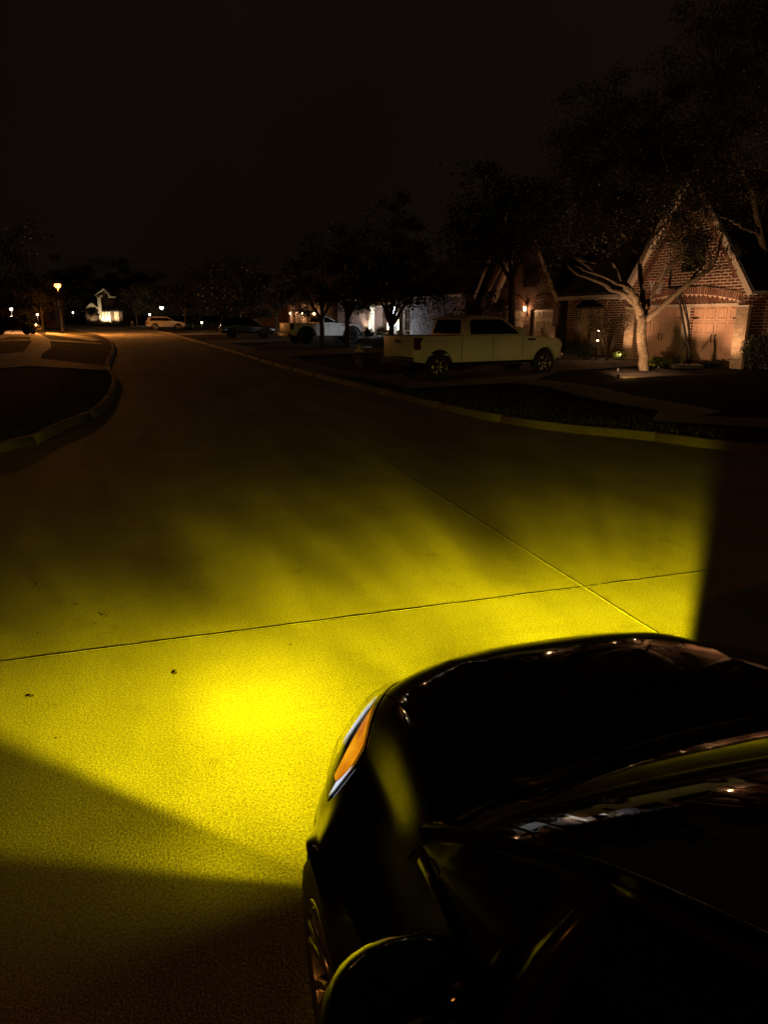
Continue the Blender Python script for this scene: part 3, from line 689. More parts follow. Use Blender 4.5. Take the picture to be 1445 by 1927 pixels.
def grow_limbs(b, starts, targets, rng, r0=.05):
    """thin twisted branches from limb points out to leaf clusters"""
    st = np.array([tuple(s) for s in starts])
    for t in targets:
        i = np.argmin(np.linalg.norm(st-t,axis=1)); a = Vector(st[i]); c = Vector(t)
        m1 = a.lerp(c,.35)+Vector(rng.normal(size=3)*.12*(c-a).length); m2 = a.lerp(c,.7)+Vector(rng.normal(size=3)*.10*(c-a).length)
        L = (c-a).length; r = min(r0, .012+.012*L)
        b.tube([a,m1,m2,c],[r,r*.7,r*.45,r*.2],5,cap=False)
def wig(path, rng, amt, n=3):
    out = []
    for i in range(len(path)-1):
        for k in range(n):
            t = k/n; p = path[i].lerp(path[i+1], t)
            out.append(p + (Vector(rng.normal(size=3))*amt if k else Vector((0,0,0))))
    out.append(path[-1]); return out
def big_tree(name, base, limbs, lobes, leafmat_, label, group=None, per_vol=1.6, leaf_per=80, size=.085, spread=.32, seed=1, tw=.16, trunk_r=.17):
    rng = np.random.default_rng(seed)
    root = empty(name, base, 0, label, 'tree', group); inv = Vector(base)
    b = MB(); starts = []
    for path, r0, r1 in limbs:
        p = wig([Vector(q)-inv for q in path], rng, .012 if r0 > .14 else .02+r0*.08); n = len(p)
        b.tube(p, [r0+(r1-r0)*i/(n-1) for i in range(n)], 10); starts += p[n//3:]
    pts, cs = clump_points([((Vector(c)-inv), r) for c, r in lobes], per_vol, leaf_per, spread, rng)
    pick = cs[rng.random(len(cs)) < tw]; grow_limbs(b, starts, pick, rng)
    b.build('trunk', M['bark'], root, fix=False)
    link('crown', leaves_mesh('crown', pts, size, seed=seed), M[leafmat_], root)
    return root
D = 25.0
tb = at(1211,697,.36)
def P(px, py, dd=0): return atd(px, py, tb.y+dd)
limbs = [
 ([tb-Vector((0,0,.15)), tb+Vector((0,0,.05)), P(1208,660), P(1206,625), P(1207,592)], .165, .15),
 ([P(1204,600), P(1196,574,.1), P(1167,549,-.2), P(1128,530,-.5), P(1086,516,-.9), P(1066,498,-1.2)], .115, .03),
 ([P(1206,594), P(1196,560,-.2), P(1179,538,-.4), P(1166,515,-.4), P(1155,492,-.6), P(1120,494,-.8), P(1080,482,-1.2)], .12, .025),
 ([P(1183,541,-.4), P(1145,524,-.7), P(1108,511,-1.0), P(1080,500,-1.3)], .07, .025),
 ([P(1210,598), P(1211,570,.2), P(1206,530,.3), P(1203,491,.4), P(1197,440,.5), P(1196,380,.6), P(1186,310,.7)], .10, .03),
 ([P(1203,494,.4), P(1214,470,.2), P(1226,446,.1), P(1238,400,0), P(1252,350,-.2)], .08, .03),
 ([P(1214,596), P(1219,566,.3), P(1237,532,.3), P(1276,486,.3), P(1296,452,.4), P(1312,400,.5)], .075, .025),
 ([P(1214,606), P(1244,578,-.3), P(1292,536,-.6), P(1338,504,-.8), P(1352,468,-1.0), P(1370,420,-1.2)], .105, .025),
 ([P(1341,500,-.8), P(1330,458,-.9), P(1300,446,-1.0), P(1272,458,-1.0)], .03, .012),
 ([P(1160,500,-.5), P(1135,470,-.3), P(1100,440,0)], .05, .02),
 ([P(1236,533,.3), P(1262,480,.0), P(1270,440,-.3), P(1300,410,-.5)], .05, .015),
 ([P(1292,536,-.6), P(1325,495,-.4), P(1330,455,-.2), P(1318,425,0)], .05, .015),
 ([P(1203,491,.4), P(1180,455,.0), P(1165,420,-.3), P(1130,395,-.5)], .06, .015),
 ([P(1126,530,-.5), P(1105,500,-.8), P(1060,470,-1.0), P(1020,462,-1.2)], .05, .015),
 ([P(1226,446,.1), P(1260,415,-.2), P(1300,390,-.5), P(1345,380,-.7)], .045, .012),
]
K = tb.y/FPX
def lobe(px, py, rx, rz, dd=0, ry=None): c = P(px,py,dd); return ((c.x,c.y,c.z),(rx*K, (ry or rx*.8)*K, rz*K))
lobesA = [lobe(1185,330,150,110), lobe(1080,390,110,90,-.6), lobe(990,470,85,52,-.8), lobe(1050,450,95,46,-1.0), lobe(1290,350,120,100,.3), lobe(1350,430,60,60,-.6),
          lobe(1150,235,120,85,.4), lobe(1250,240,110,85,.4), lobe(1120,420,90,48,.5), lobe(1240,420,90,40,.3), lobe(1300,390,85,42,-.6), lobe(1290,440,40,24,-.6), lobe(1310,470,40,30,-.8), lobe(1345,490,40,42,-.9)]
big_tree('shade_tree', tb, limbs, lobesA, 'oak_leaf', 'spreading tree with forked lit trunk in front of the garage doors', per_vol=9, leaf_per=160, size=.075, spread=.25, seed=3)
tb2 = at(1452,700,.3); tb2.y = 26.0; tb2.x = (1452-722.5)/FPX*26.2
D2 = 26.0
def P2(px, py, dd=0): return atd(px, py, D2+dd)
limbs2 = [([Vector((tb2.x,tb2.y,.1)), P2(1450,640), P2(1447,580), P2(1443,510), P2(1433,455), P2(1423,410), P2(1412,350), P2(1395,315), P2(1385,285), P2(1376,235), P2(1355,180), P2(1340,120)], .17, .03),
 ([P2(1434,447), P2(1420,437,-.2), P2(1395,430,-.3), P2(1375,415,-.5), P2(1345,402,-.6), P2(1325,392,-.8), P2(1290,386,-1), P2(1262,390,-1.1)], .055, .012),
 ([P2(1395,318), P2(1362,308,-.4), P2(1330,312,-.6), P2(1280,316,-.8)], .03, .01),
 ([P2(1425,420), P2(1450,340,.4), P2(1470,240,.6), P2(1480,120,.8)], .09, .03), ([P2(1400,330), P2(1352,230,.2), P2(1330,150,.2)], .04, .02)]
K = D2/FPX
def lobe2(px, py, rx, rz, dd=0): c = P2(px,py,dd); return ((c.x,c.y,c.z),(rx*K, rx*.8*K, rz*K))
lobesB = [lobe2(1400,240,120,110), lobe2(1330,330,75,55,-.4), lobe2(1440,120,130,110,.4), lobe2(1330,150,90,80), lobe2(1400,40,120,70,.3), lobe2(1500,260,110,120,.3), lobe2(1280,300,55,40,-.6), lobe2(1420,370,60,60,.2)]
big_tree('shade_tree', tb2, limbs2, lobesB, 'oak_leaf', 'tall tree with a leaning trunk at the right edge beside the downspout', per_vol=8, leaf_per=150, size=.075, spread=.26, seed=8)

def street_tree(px, py, h, lobes, label, mat='dark_leaf', dist=None, tr=.13, group='dark street trees', per_vol=2.8, leaf_per=120, size=.12, seed=4, fork=.42, name='street_tree', tw=.2):
    if dist: bs = atd(px, py, dist); bs = Vector((bs.x, bs.y, lot(bs.x, bs.y)-.02))
    else: p = atg(px, py, .2); bs = Vector((p.x, p.y, lot(p.x,p.y)-.02))
    d = bs.y; k = d/FPX
    lb = []
    for (lx, ly, rx, rz, dd) in lobes:
        c = atd(lx, ly, d+dd); lb.append(((c.x,c.y,c.z),(rx*k, rx*.9*k, rz*k)))
    top = Vector(lb[0][0]); rng = np.random.default_rng(seed)
    fk = bs.lerp(Vector((bs.x+(top.x-bs.x)*.2, bs.y, top.z)), fork)
    lim = [([bs-Vector((0,0,.1)), bs.lerp(fk,.5)+Vector((.03,0,0)), fk], tr, tr*.8)]
    for c, r in lb[:6]:
        c = Vector(c); lim.append(([fk-Vector((0,0,.1)), fk.lerp(c,.5)+Vector((0,0,.25)), c], tr*.6, .03))
    return big_tree(name, bs, lim, lb, mat, label, group, per_vol, leaf_per, size, spread=.27*max(1,size/.12), seed=seed, tw=tw)
street_tree(735,645,0,[(745,510,90,85,0),(690,528,70,45,-1),(800,540,75,45,.5),(740,430,80,60,1),(790,470,75,60,1),(700,480,80,60,0),(765,556,55,22,0)],'dark tree whose trunk stands just left of the white pickup bed',dist=36,seed=21,tr=.16,fork=.36)
street_tree(606,650,0,[(600,520,70,60,0),(570,560,55,35,0),(640,555,60,35,0),(610,470,65,50,1),(550,530,50,40,1)],'thin dark tree before the rear door of the raised white pickup',dist=43,seed=22,tr=.15)
street_tree(652,652,0,[(665,520,75,60,0),(640,470,60,50,0),(690,556,45,20,-1),(700,470,60,50,1),(650,565,50,28,0)],'thin dark tree before the front fender of the raised white pickup',dist=42,seed=23,tr=.16)
street_tree(870,640,0,[(905,590,52,45,0),(920,575,40,35,0),(885,610,40,32,0),(945,610,30,34,0)],'dense round dark tree standing behind the white pickup cab',dist=31,seed=24,per_vol=9,leaf_per=60,tr=.1,name='round_tree',group=None)
street_tree(960,640,0,[(950,420,80,70,0),(890,440,60,60,0),(1010,400,70,60,0),(930,360,60,45,0),(1000,440,55,35,-1),(900,455,50,26,0),(960,450,50,28,-1)],'tall dark tree rising behind the dark brick house','dark_leaf',dist=31,seed=40,tr=.16,fork=.6,group=None,per_vol=7,size=.16,leaf_per=90)
street_tree(838,645,0,[(835,585,30,22,0),(815,600,26,18,0),(860,575,26,20,0),(835,570,22,12,0)],'loose young tree in front of the white lit stone wall','pale_leaf',dist=42,seed=25,tr=.06,name='young_tree',group=None,per_vol=3,leaf_per=40)
street_tree(658,648,0,[(664,596,15,22,0),(660,580,10,14,0)],'small bright green tree by the white porch lantern','pale_leaf',dist=62,seed=26,tr=.06,name='young_tree',group=None,per_vol=4,size=.14)
street_tree(450,632,0,[(450,560,60,45,0),(410,570,50,35,0),(500,565,50,35,0),(450,530,55,35,0)],'wide dark tree behind the black parked car',dist=66,seed=27,size=.2,per_vol=.9)
street_tree(520,632,0,[(530,535,50,45,0),(510,570,45,30,0),(555,560,35,30,0)],'dark tree left of the warm lit house',dist=72,seed=28,size=.2,per_vol=.9)
street_tree(350,622,0,[(350,545,55,42,0),(320,560,40,30,0),(385,560,40,30,0)],'dark tree right of the small far street lamp',dist=100,seed=29,size=.28,per_vol=.4)
street_tree(258,610,0,[(258,562,34,26,0),(240,572,22,18,0),(278,577,24,16,0),(262,545,24,16,0)],'dim green tree between the floodlit far house and the far lamp','pale_leaf',dist=118,seed=30,size=.3,per_vol=.35)
street_tree(82,622,0,[(76,560,28,30,0),(60,575,26,22,0),(92,572,22,18,0),(76,540,26,20,0)],'orange lit tree left of the street lamp','oak_leaf',dist=86,seed=31,size=.2,per_vol=1.0)
street_tree(170,610,0,[(172,588,10,9,0),(178,582,8,8,0)],'little dark tree before the floodlit far house',dist=132,seed=32,size=.22,per_vol=2,tr=.1)
street_tree(-10,650,0,[(10,520,95,75,0),(-40,480,90,70,0),(40,470,70,60,1),(20,560,60,35,-1)],'big black tree crown at the left edge',dist=52,seed=33,size=.17,per_vol=.9,tr=.2)
street_tree(420,615,0,[(420,510,50,40,0),(460,520,45,30,0),(380,525,45,28,0)],'far black tree above the dark parked car',dist=105,seed=34,size=.3,per_vol=.35)
street_tree(215,606,0,[(215,520,60,30,0),(140,530,60,28,0),(290,535,55,25,0)],'distant black treetops above the floodlit far house',dist=175,seed=35,size=.45,per_vol=.12)
# the wooded skyline behind the houses reads as one mass
rng = np.random.default_rng(77); lobs = []
for i in range(46):
    a = rng.uniform(-80,60); dd = rng.uniform(95,150) if a > -30 else rng.uniform(170,230); x = dd*math.tan(R(a)*.62)
    hgt = rng.uniform(4.5,7.5)*(dd/120); lobs.append(((x,dd,gz(min(dd,200))+hgt*.55),(hgt*.9,hgt*.8,hgt*.6)))
pts,_ = clump_points(lobs,.06,36,1.0,rng); o = link('treeline', leaves_mesh('treeline',pts,.6,seed=5), M['dark_leaf']); tag(o, kind='stuff')

def shrub(px, py, w, h, label, mat='shrub_leaf', e=.28, n=900, size=.06, dist=None, group=None, name='shrub', cat='shrub', stems=True):
    p = atd(px,py,dist) if dist else at(px,py,e); p = Vector((p.x,p.y,lot(p.x,p.y)-.02)); k = p.y/FPX
    root = empty(name, p, 0, label, cat, group); rng = np.random.default_rng(int(px*7+py))
    lb = [((rng.uniform(-.3,.3)*w*k, rng.uniform(-.2,.2)*w*k, h*k*rng.uniform(.4,.65)), (w*k*.36,w*k*.34,h*k*.4)) for _ in range(5)]
    pts = []
    for c, r in lb:
        d = rng.normal(size=(n//5,3)); d /= np.linalg.norm(d,axis=1)[:,None]
        pts.append(np.array(c)+d*np.array(r)*(rng.uniform(.2,1.05,(n//5,1))**.4))
    pts = np.concatenate(pts); pts[:,2] = np.abs(pts[:,2])
    link('foliage', leaves_mesh('foliage',pts,size,seed=int(px)), M[mat], root)
    b = MB()
    for _ in range(5):
        a = rng.uniform(0,2*PI); b.tube([(0,0,0),(.1*w*k*math.cos(a),.1*w*k*math.sin(a),h*k*.35),(.3*w*k*math.cos(a),.3*w*k*math.sin(a),h*k*.75)],[.016,.012,.006],5)
    b.build('stem', M['bark'], root, fix=False)
    return root
shrub(1412,692,66,62,'large dark shrub below the downspout at the right edge',n=4200,size=.08,dist=24.6)
shrub(1448,696,60,72,'dark shrub cut off by the right picture edge',n=3200,size=.08,dist=24.0)
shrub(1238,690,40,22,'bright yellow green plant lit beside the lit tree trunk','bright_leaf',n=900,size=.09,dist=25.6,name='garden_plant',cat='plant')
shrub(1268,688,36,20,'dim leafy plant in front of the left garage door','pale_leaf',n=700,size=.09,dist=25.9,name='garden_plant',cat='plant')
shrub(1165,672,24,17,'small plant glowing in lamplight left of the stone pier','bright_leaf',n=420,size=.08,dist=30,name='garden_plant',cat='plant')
shrub(1345,682,44,14,'low dark plant at the foot of the right garage door',n=700,size=.08,dist=25.5,name='garden_plant',cat='plant')
shrub(1105,676,44,34,'dark low shrub before the dim arched garage door',n=1500,size=.08,dist=30)
def multi(px, py, dist, label):
    p = atd(px,py,dist); p = Vector((p.x,p.y,lot(p.x,p.y))); root = empty('small_tree',p,0,label,'tree'); b = MB(); rng = np.random.default_rng(5); ends=[]
    for i in range(7):
        a = rng.uniform(0,2*PI); t = Vector((.55*math.cos(a),.4*math.sin(a),1.35+rng.uniform(-.2,.3))); b.tube([(0,0,0),t*.5+Vector((.03,0,.1)),t],[.035,.025,.012],6); ends.append(t)
    b.build('trunk',M['bark'],root,fix=False); pts=[np.array(e)+rng.normal(size=(130,3))*np.array([.22,.22,.2]) for e in ends]
    link('crown',leaves_mesh('crown',np.concatenate(pts),.08,seed=9),M['oak_leaf'],root)
multi(1142,672,29.5,'small bare stemmed tree between the arched garage door and the stone pier')
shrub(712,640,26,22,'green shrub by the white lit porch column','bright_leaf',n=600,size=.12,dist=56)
shrub(692,642,24,16,'clipped dark shrub by the white lit porch',n=600,size=.12,dist=56)

# grass blades along the curbs, more than anyone could count
def blades():
    rng = np.random.default_rng(2); P_ = []
    for line, sg in ((RCs,-1),(LCs,1)):
        l2 = [p for p in line if 6 < p.y < 30 and abs(p.x) < 16]
        for i in range(len(l2)-1):
            for _ in range(240):
                t = rng.random(); d = .17+abs(rng.normal())*.9; a, c = l2[i], l2[i+1]; tt = (c-a).normalized(); n = Vector((-tt.y,tt.x))*sg
                q = a.lerp(c,t)+n*d; P_.append((q.x,q.y))
    v=[];f=[]
    for x,y in P_:
        z = gz(y)+.125; h = rng.uniform(.03,.075); a = rng.uniform(0,2*PI); w=.006; lx,ly = rng.normal(size=2)*.02
        b0=len(v); v += [(x-w*math.cos(a),y-w*math.sin(a),z),(x+w*math.cos(a),y+w*math.sin(a),z),(x+lx,y+ly,z+h)]; f.append((b0,b0+1,b0+2))
    me = bpy.data.meshes.new('grass'); me.from_pydata(v,[],f); tag(link('grass',me,M['grass_blade']),kind='stuff')
blades()
# planting bed with mulch round the tree
b = MB(); n=28
b.lathe([(0,.05),(.7,.045),(1.3,.0),(1.7,-.08)], n, (0,0,0)); o = b.build('mulch_bed', M['mulch'], loc=(tb.x+.3,tb.y+.4,.315), fix=True); tag(o, kind='structure')

# fallen leaves on the road
for i,(px,py,s) in enumerate(((68,1100,.05),(143,1138,.045),(190,1157,.05),(202,1159,.035),(180,1173,.03),(330,1268,.055),(60,1311,.055),(572,1061,.03),(1090,1005,.035),(1132,1105,.03),(72,1192,.03),(105,1390,.03),(547,1214,.04))):
    s *= .62; p = at(px,py,.003); b = MB(); rr=random.Random(i); m = 7
    top=[(s*.5*math.cos(2*PI*k/m)*rr.uniform(.6,1.1), s*.28*math.sin(2*PI*k/m)*rr.uniform(.6,1.2), rr.uniform(.002,.007)) for k in range(m)]
    b.add(top+[(0,0,.002)], [(k,(k+1)%m,m) for k in range(m)]); b.add([(x,y,z-.0015) for x,y,z in top]+[(0,0,.0005)], [((k+1)%m,k,m) for k in range(m)])
    o = b.build('fallen_leaf', M['leaf_litter'], loc=p, rz=rr.uniform(0,6), fix=False)
    lab = ['dark curled fallen leaf furthest left above the slab joint','fallen leaf right of the leftmost leaf','larger of two fallen leaves lying side by side','smaller of two fallen leaves lying side by side','fallen leaf just below the side by side pair','fallen leaf alone in the bright yellow light below the joint','fallen leaf at the left edge below the slab joint','tiny leaf on the dim middle of the road','tiny leaf close to the lengthwise joint','tiny leaf beside the crossing of the two joints','tiny leaf at the left edge above the slab joint','tiny leaf near the edge of the dark shadow','thin twig like leaf just under the cross joint'][i]
    tag(o, lab, 'leaf', 'fallen leaves on the road')

# ------------------------------------------------------------------ street furniture
def street_lamp(base, h, label, glow, watts, col, size=.12, r=.09):
    root = empty('street_lamp', base, 0, label, 'street lamp')
    b = MB(); b.lathe([(0,0),(r*2,0),(r*2,.12),(r*1.3,.5),(r*.8,.62),(r*.62,h-.75),(r*.9,h-.7),(r*.9,h-.62),(0,h-.62)], 14); b.build('post', M['iron'], root)
    b = MB(); b.lathe([(0,h),(.03,h-.01),(.05,h-.06),(.38,h-.20),(.38,h-.22),(0,h-.215)], 8); b.lathe([(0,h-.62),(.16,h-.615),(.17,h-.59),(0,h-.585)], 8)
    for k in range(4):
        a = PI/4+k*PI/2; b.tube([(.16*math.cos(a),.16*math.sin(a),h-.6),(.26*math.cos(a),.26*math.sin(a),h-.22)], .012, 5)
    b.build('lantern_frame', M['iron'], root)
    b = MB(); b.lathe([(0,h-.60),(.18,h-.59),(.28,h-.44),(.30,h-.32),(.24,h-.235),(0,h-.23)], 12); b.build('lamp_glass', M[glow], root)
    point('street_light', (0,0,h-.85), watts, col, size, root)
    return root
lp = atg(119.5,628,.17); hl = (628-537)*lp.y/FPX
street_lamp((lp.x,lp.y,lp.z), hl, 'nearer orange glowing street lamp on a black post at left', 'sodium_glow', 10500, SOD)
l2 = atd(307,612,112); l2.z = lot(l2.x,l2.y)
street_lamp((l2.x,l2.y,l2.z), atd(307,574,112).z-l2.z, 'small far lamp above the pale parked car', 'pale_glow', 600, (1,.7,.4))
street_lamp((-9.5,-9.0,.15), 5.0, 'unseen orange street lamp added behind the viewer across the road', 'sodium_glow', 1350, SOD)  # unseen lamp read from the orange tint, added behind the camera
def hydrant(p, s, label):
    root = empty('fire_hydrant', p, R(20), label, 'fire hydrant')
    b = MB(); b.lathe([(0,0),(.17,0),(.17,.05),(.11,.06),(.105,.50),(.14,.51),(.14,.56),(.115,.57),(0,.57)], 16)
    b.build('barrel', M['hydrant_paint'], root)
    b = MB(); b.lathe([(.15,.571),(.15,.60),(.12,.66),(.05,.77),(.035,.78),(.035,.83),(0,.835)], 16); b.build('bonnet', M['hydrant_cap_paint'], root)
    for a in (0,PI/2,PI):
        b = MB(); b.tube([(.09*math.cos(a),.09*math.sin(a),.42),(.17*math.cos(a),.17*math.sin(a),.42)], .055, 10); b.tube([(.17*math.cos(a),.17*math.sin(a),.42),(.20*math.cos(a),.20*math.sin(a),.42)], .065, 8); b.build('nozzle', M['hydrant_paint'], root)
    root.scale = (s,s,s)
hp = at(676,692,.17); hydrant((hp.x,hp.y,lot(hp.x,hp.y)), 1.08, 'pale capped fire hydrant on the lawn left of the white pickup')
h2 = atg(250,617,.2); hydrant((h2.x,h2.y,lot(h2.x,h2.y)), 1.2, 'tiny dark far hydrant left of the pale parked car')

# basketball hoop before the garage
bp_ = atd(1297,684,24.9); bz = lot(bp_.x,bp_.y)+.0
hoop = empty('basketball_hoop', (bp_.x,bp_.y,bz), 0, 'portable basketball hoop leaning in front of the garage doors', 'basketball hoop')
def hq(px, py, dd=0): q = atd(px,py,24.9+dd); return Vector((q.x-bp_.x,q.y-bp_.y,q.z-bz))
b = MB(); b.tube([(.02,0,.1), hq(1296,655), hq(1291,640), hq(1275,552), hq(1272,540)], .04, 8); b.build('pole', M['iron'], hoop)
for s in (-1,1):
    b = MB(); b.tube([hq(1297,640), hq(1294,605)+Vector((0,s*.05,0)), hq(1283,556)+Vector((0,s*.1,0)), hq(1266,538)+Vector((0,s*.12,0))], .022, 6); b.build('brace', M['iron'], hoop)
b = MB(); b.tube([hq(1293,646), hq(1270,672)], .02, 6); b.build('strut', M['iron'], hoop)
b = MB(); b.box(-.75,.35,-.38,.38,0,.16); b.build('base', M['black_plastic'], hoop, bevel=.05)
c = hq(1261,520); mb = rot('Z', 68)
b = MB(); b.obox(c, 1.1, .03, .74, mb); b.build('backboard', M['acrylic'], hoop)
b = MB(); bx = Vector((1,0,0)); t = mb
for (x0,x1,z0,z1) in ((-.57,.57,-.40,-.36),(-.57,.57,.36,.40),(-.57,-.53,-.36,.36),(.53,.57,-.36,.36)):
    cc = c + t @ Vector(((x0+x1)/2,0,(z0+z1)/2)); b.obox(cc, x1-x0, .05, z1-z0, t)
b.build('backboard_frame', M['iron'], hoop)
rc = hq(1236,527); rr_ = .26
b = MB(); b.tube([rc+Vector((rr_*math.cos(2*PI*k/20), rr_*math.sin(2*PI*k/20),0)) for k in range(21)], .014, 6, cap=False); b.tube([rc+Vector((rr_,0,0)), rc+Vector((rr_+.2,0,-.02))], .025, 6); b.build('rim', M['rim_red'], hoop)
b = MB()
for k in range(12):
    for sg in (1,-1):
        pth=[]
        for j in range(7):
            a = 2*PI*(k+sg*j*.5)/12; r_ = rr_*(1-.13*j+.008*j*j); pth.append(rc+Vector((r_*math.cos(a), r_*math.sin(a), -.075*j)))
        b.tube(pth, .0075, 4, cap=False)
b.build('net', M['net_cord'], hoop, fix=False)

# garden spotlights
def fixture(p, target, label, watts, col, deg=100, blend=.8, size=.05, s=1.0, lift=.16):
    root = empty('garden_spotlight', p, 0, label, 'garden light', 'garden spotlights')
    d = (Vector(target)-Vector(p)).normalized(); h = Vector((0,0,.10*s))
    b = MB(); b.tube([(0,0,-.05),(0,0,.08*s)], .012*s, 6); b.build('stake', M['iron'], root)
    b = MB(); b.tube([h-d*.06*s, h+d*.0*s, h+d*.07*s], [.03*s,.045*s,.05*s], 10); b.build('lamp_head', M['iron'], root)
    q = h+d*lift
    spot('garden_beam', q, Vector(target)-Vector(p), watts, col, deg, blend, size, root)
sp = at(1163,709,.32); spz = lot(sp.x,sp.y)
tgt = Vector((11.4,27.3,3.0))
fixture((sp.x,sp.y,spz), tgt, 'small spotlight on the lawn aimed at the forked tree', 640, WARM, 88, .6, .04)
fixture(tb+Vector((-1.0,-.5,-.06)), tb+Vector((-.75,.1,3.6)), 'added spotlight left of the forked tree to light its limbs', 270, WARM, 115, .8)  # extra spotlight added so the left limbs are lit
point('spill', (sp.x+.25, sp.y+.12, spz+.22), 2.2, WARM, .03)
f1 = Vector((*fw(-3.55,-1.15), .29)); fixture(f1, Vector((*fw(-3.6,-.1), 2.6)), 'spotlight at the foot of the left stone pier', 130, WARM, 110, .8)
f2 = Vector((*fw(2.0,-1.3), .29)); fixture(f2, Vector((*fw(2.1,-.1), 2.4)), 'spotlight at the foot of the right stone pier', 190, WARM, 110, .8)
f5 = Vector((*fw(.4,-1.3), .29)); fixture(f5, Vector((*fw(0,0), 4.2)), 'spotlight hidden in low plants by the right garage door', 300, WARM, 100, .8)
f3 = tb+Vector((.42,-.12,.0)); fixture(f3, f3+Vector((.35,.45,.3)), 'spotlight lighting the yellow green plant', 7, (1,.82,.35), 130, .8)
p4 = atd(1170,674,29.7); f4 = Vector((p4.x,p4.y,lot(p4.x,p4.y))); fixture(f4, f4+Vector((-.15,.3,.35)), 'spotlight lighting the small plant left of the stone pier', 14, (1,.88,.6), 130, .8)
f6 = Vector((*fw(-12.5,1.2), .33)); fixture(f6, Vector((*fw(-12.5,2.0), 1.2)), 'spotlight at the pier of the dark brick house', 9, WARM, 110, .8)
for i,(x, w) in enumerate(((-49.4,480),(-46.6,420),(-41.4,560),(-38.9,560))):
    a = Vector((*fw(x,2.7), .42)); fixture(a, Vector((*fw(x,3.1), 2.2)), ['spotlight under the first porch column of the stone house','spotlight under the second porch column of the stone house','spotlight left of the porch window of the stone house','spotlight right of the porch window of the stone house'][i], w, (1,.97,.80), 90, .8)
a = Vector((*fw(-37.2,.6), .42)); fixture(a, Vector((*fw(-31,3.0), 2.6)), 'white spotlight washing the stone wall', 260, (.86,.88,1), 120, .9)
a = atg(703,657,.2); a = Vector((a.x,a.y,lot(a.x,a.y))); t_ = atg(622,640,.3); fixture(a, Vector((t_.x,t_.y,t_.z+1.0)), 'added low white spotlight on the lawn to brighten the raised pickup', 300, LED, 46, .9)  # added light with no visible source, brightens the pickup's side
def small_lamp(px, py, d, glow, label, r=.07, watts=0, col=WARM):
    p = atd(px,py,d); g = lot(p.x,p.y); root = empty('path_lamp',(p.x,p.y,g),0,label,'lamp'); h = max(.3, p.z-g)
    b = MB(); b.tube([(0,0,-.05),(0,0,h-r)], .03, 6); b.lathe([(0,h+r*1.5),(r*1.6,h+r),(r*1.5,h+r*.9),(0,h+r*.95)], 10); b.build('post', M['iron'], root)
    b = MB(); b.lathe([(0,h-r),(r*.8,h-r*.8),(r,h),(r*.8,h+r*.8),(0,h+r*.9)], 10); b.build('lamp_glass', M[glow], root)
    if watts: point('lamp_light',(0,-.25,h),watts,col,.05,root)
small_lamp(1125,623,30,'warm_glow','upper of two little lamps among the shrubs',.035,1.5); small_lamp(1124,641,29.4,'warm_glow','lower of two little lamps among the shrubs',.035,1.5)
small_lamp(22,582,75,'pale_glow','porch lamp glowing behind the black tree at left',.14,160,(1,.72,.45)); small_lamp(138,588,95,'pale_glow','lone white lamp right of the street lamp post',.09,10)
small_lamp(282,592,112,'white_glow','small white lamp left of the far street lamp',.13,20); small_lamp(380,607,80,'pale_glow','small lamp low between the pale car and the black car',.10,20,(1,.8,.55))
small_lamp(71,592,82,'warm_glow','orange porch lamp behind the lit tree at left',.10,140,WARMER); small_lamp(20,603,70,'warm_glow','low orange lamp behind the car at left',.07,6)
# dark house at far left behind the trees
pL = atd(40,612,104); hL = empty('brick_house', (pL.x,pL.y,lot(pL.x,pL.y)), R(14), 'dark house at far left with an orange lit wall behind the trees', 'house')
b = MB(); b.box(-9,4.5,.6,8,-.2,3.0); b.build('wall', M['far_brick'], hL); pitched(hL,-9.4,4.9,.6,8,3.05,6.6); b = MB(); b.box(.9,2.0,.5,.598,-.1,2.2); b.build('front_door', M['stucco'], hL); window(hL,-4,-2.4,.8,2.2,.6)

# ------------------------------------------------------------------ vehicles
def wheel(parent, x, y, r, w, side, rimmat='alloy', spokes=6, name='wheel'):
    """side +1: outer face at +x"""
    b = MB(); h = w/2
    b.lathe([(r*.64,-h*.95),(r*.80,-h),(r*.93,-h*.96),(r*.985,-h*.75),(r,-h*.4),(r,h*.4),(r*.985,h*.75),(r*.93,h*.96),(r*.80,h),(r*.64,h*.95),(r*.64,-h*.95)], 40, (x,y,r), 'x')
    t = b.build(name, M['rubber'], parent)
    b = MB(); q = side*h
    b.lathe([(r*.655,q*.97),(r*.64,q*1.02),(r*.60,q*.90),(r*.585,q*.1),(r*.60,-q*.8)], 40, (x,y,r), 'x')
    b.lathe([(0,q*.72),(r*.13,q*.70),(r*.15,q*.5),(r*.15,q*.2)], 20, (x,y,r), 'x')
    for k in range(spokes):
        for o in (-.16,.16):
            a = 2*PI*k/spokes; a2 = a+o
            p0 = Vector((x+q*.62, y+r*.10*math.cos(a), r+r*.10*math.sin(a))); p1 = Vector((x+q*.88, y+r*.61*math.cos(a2), r+r*.61*math.sin(a2)))
            b.tube([p0, p0.lerp(p1,.5), p1], [r*.05,r*.042,r*.05], 6)
    rm = b.build('rim', M[rimmat], t)
    b = MB(); b.lathe([(0,q*.3),(r*.58,q*.3),(r*.58,q*.22),(0,q*.22)], 24, (x,y,r), 'x'); b.build('brake_disc', M['dark_alloy'], t)
    return t
def arc_pts(yc, zc, r, z0, n=14, rev=False):
    a0 = math.asin(max(-1,min(1,(z0-zc)/r))); pts = [(yc+r*math.cos(a0+(PI-2*a0)*i/n), zc+r*math.sin(a0+(PI-2*a0)*i/n)) for i in range(n+1)]
    return pts if not rev else pts[::-1]
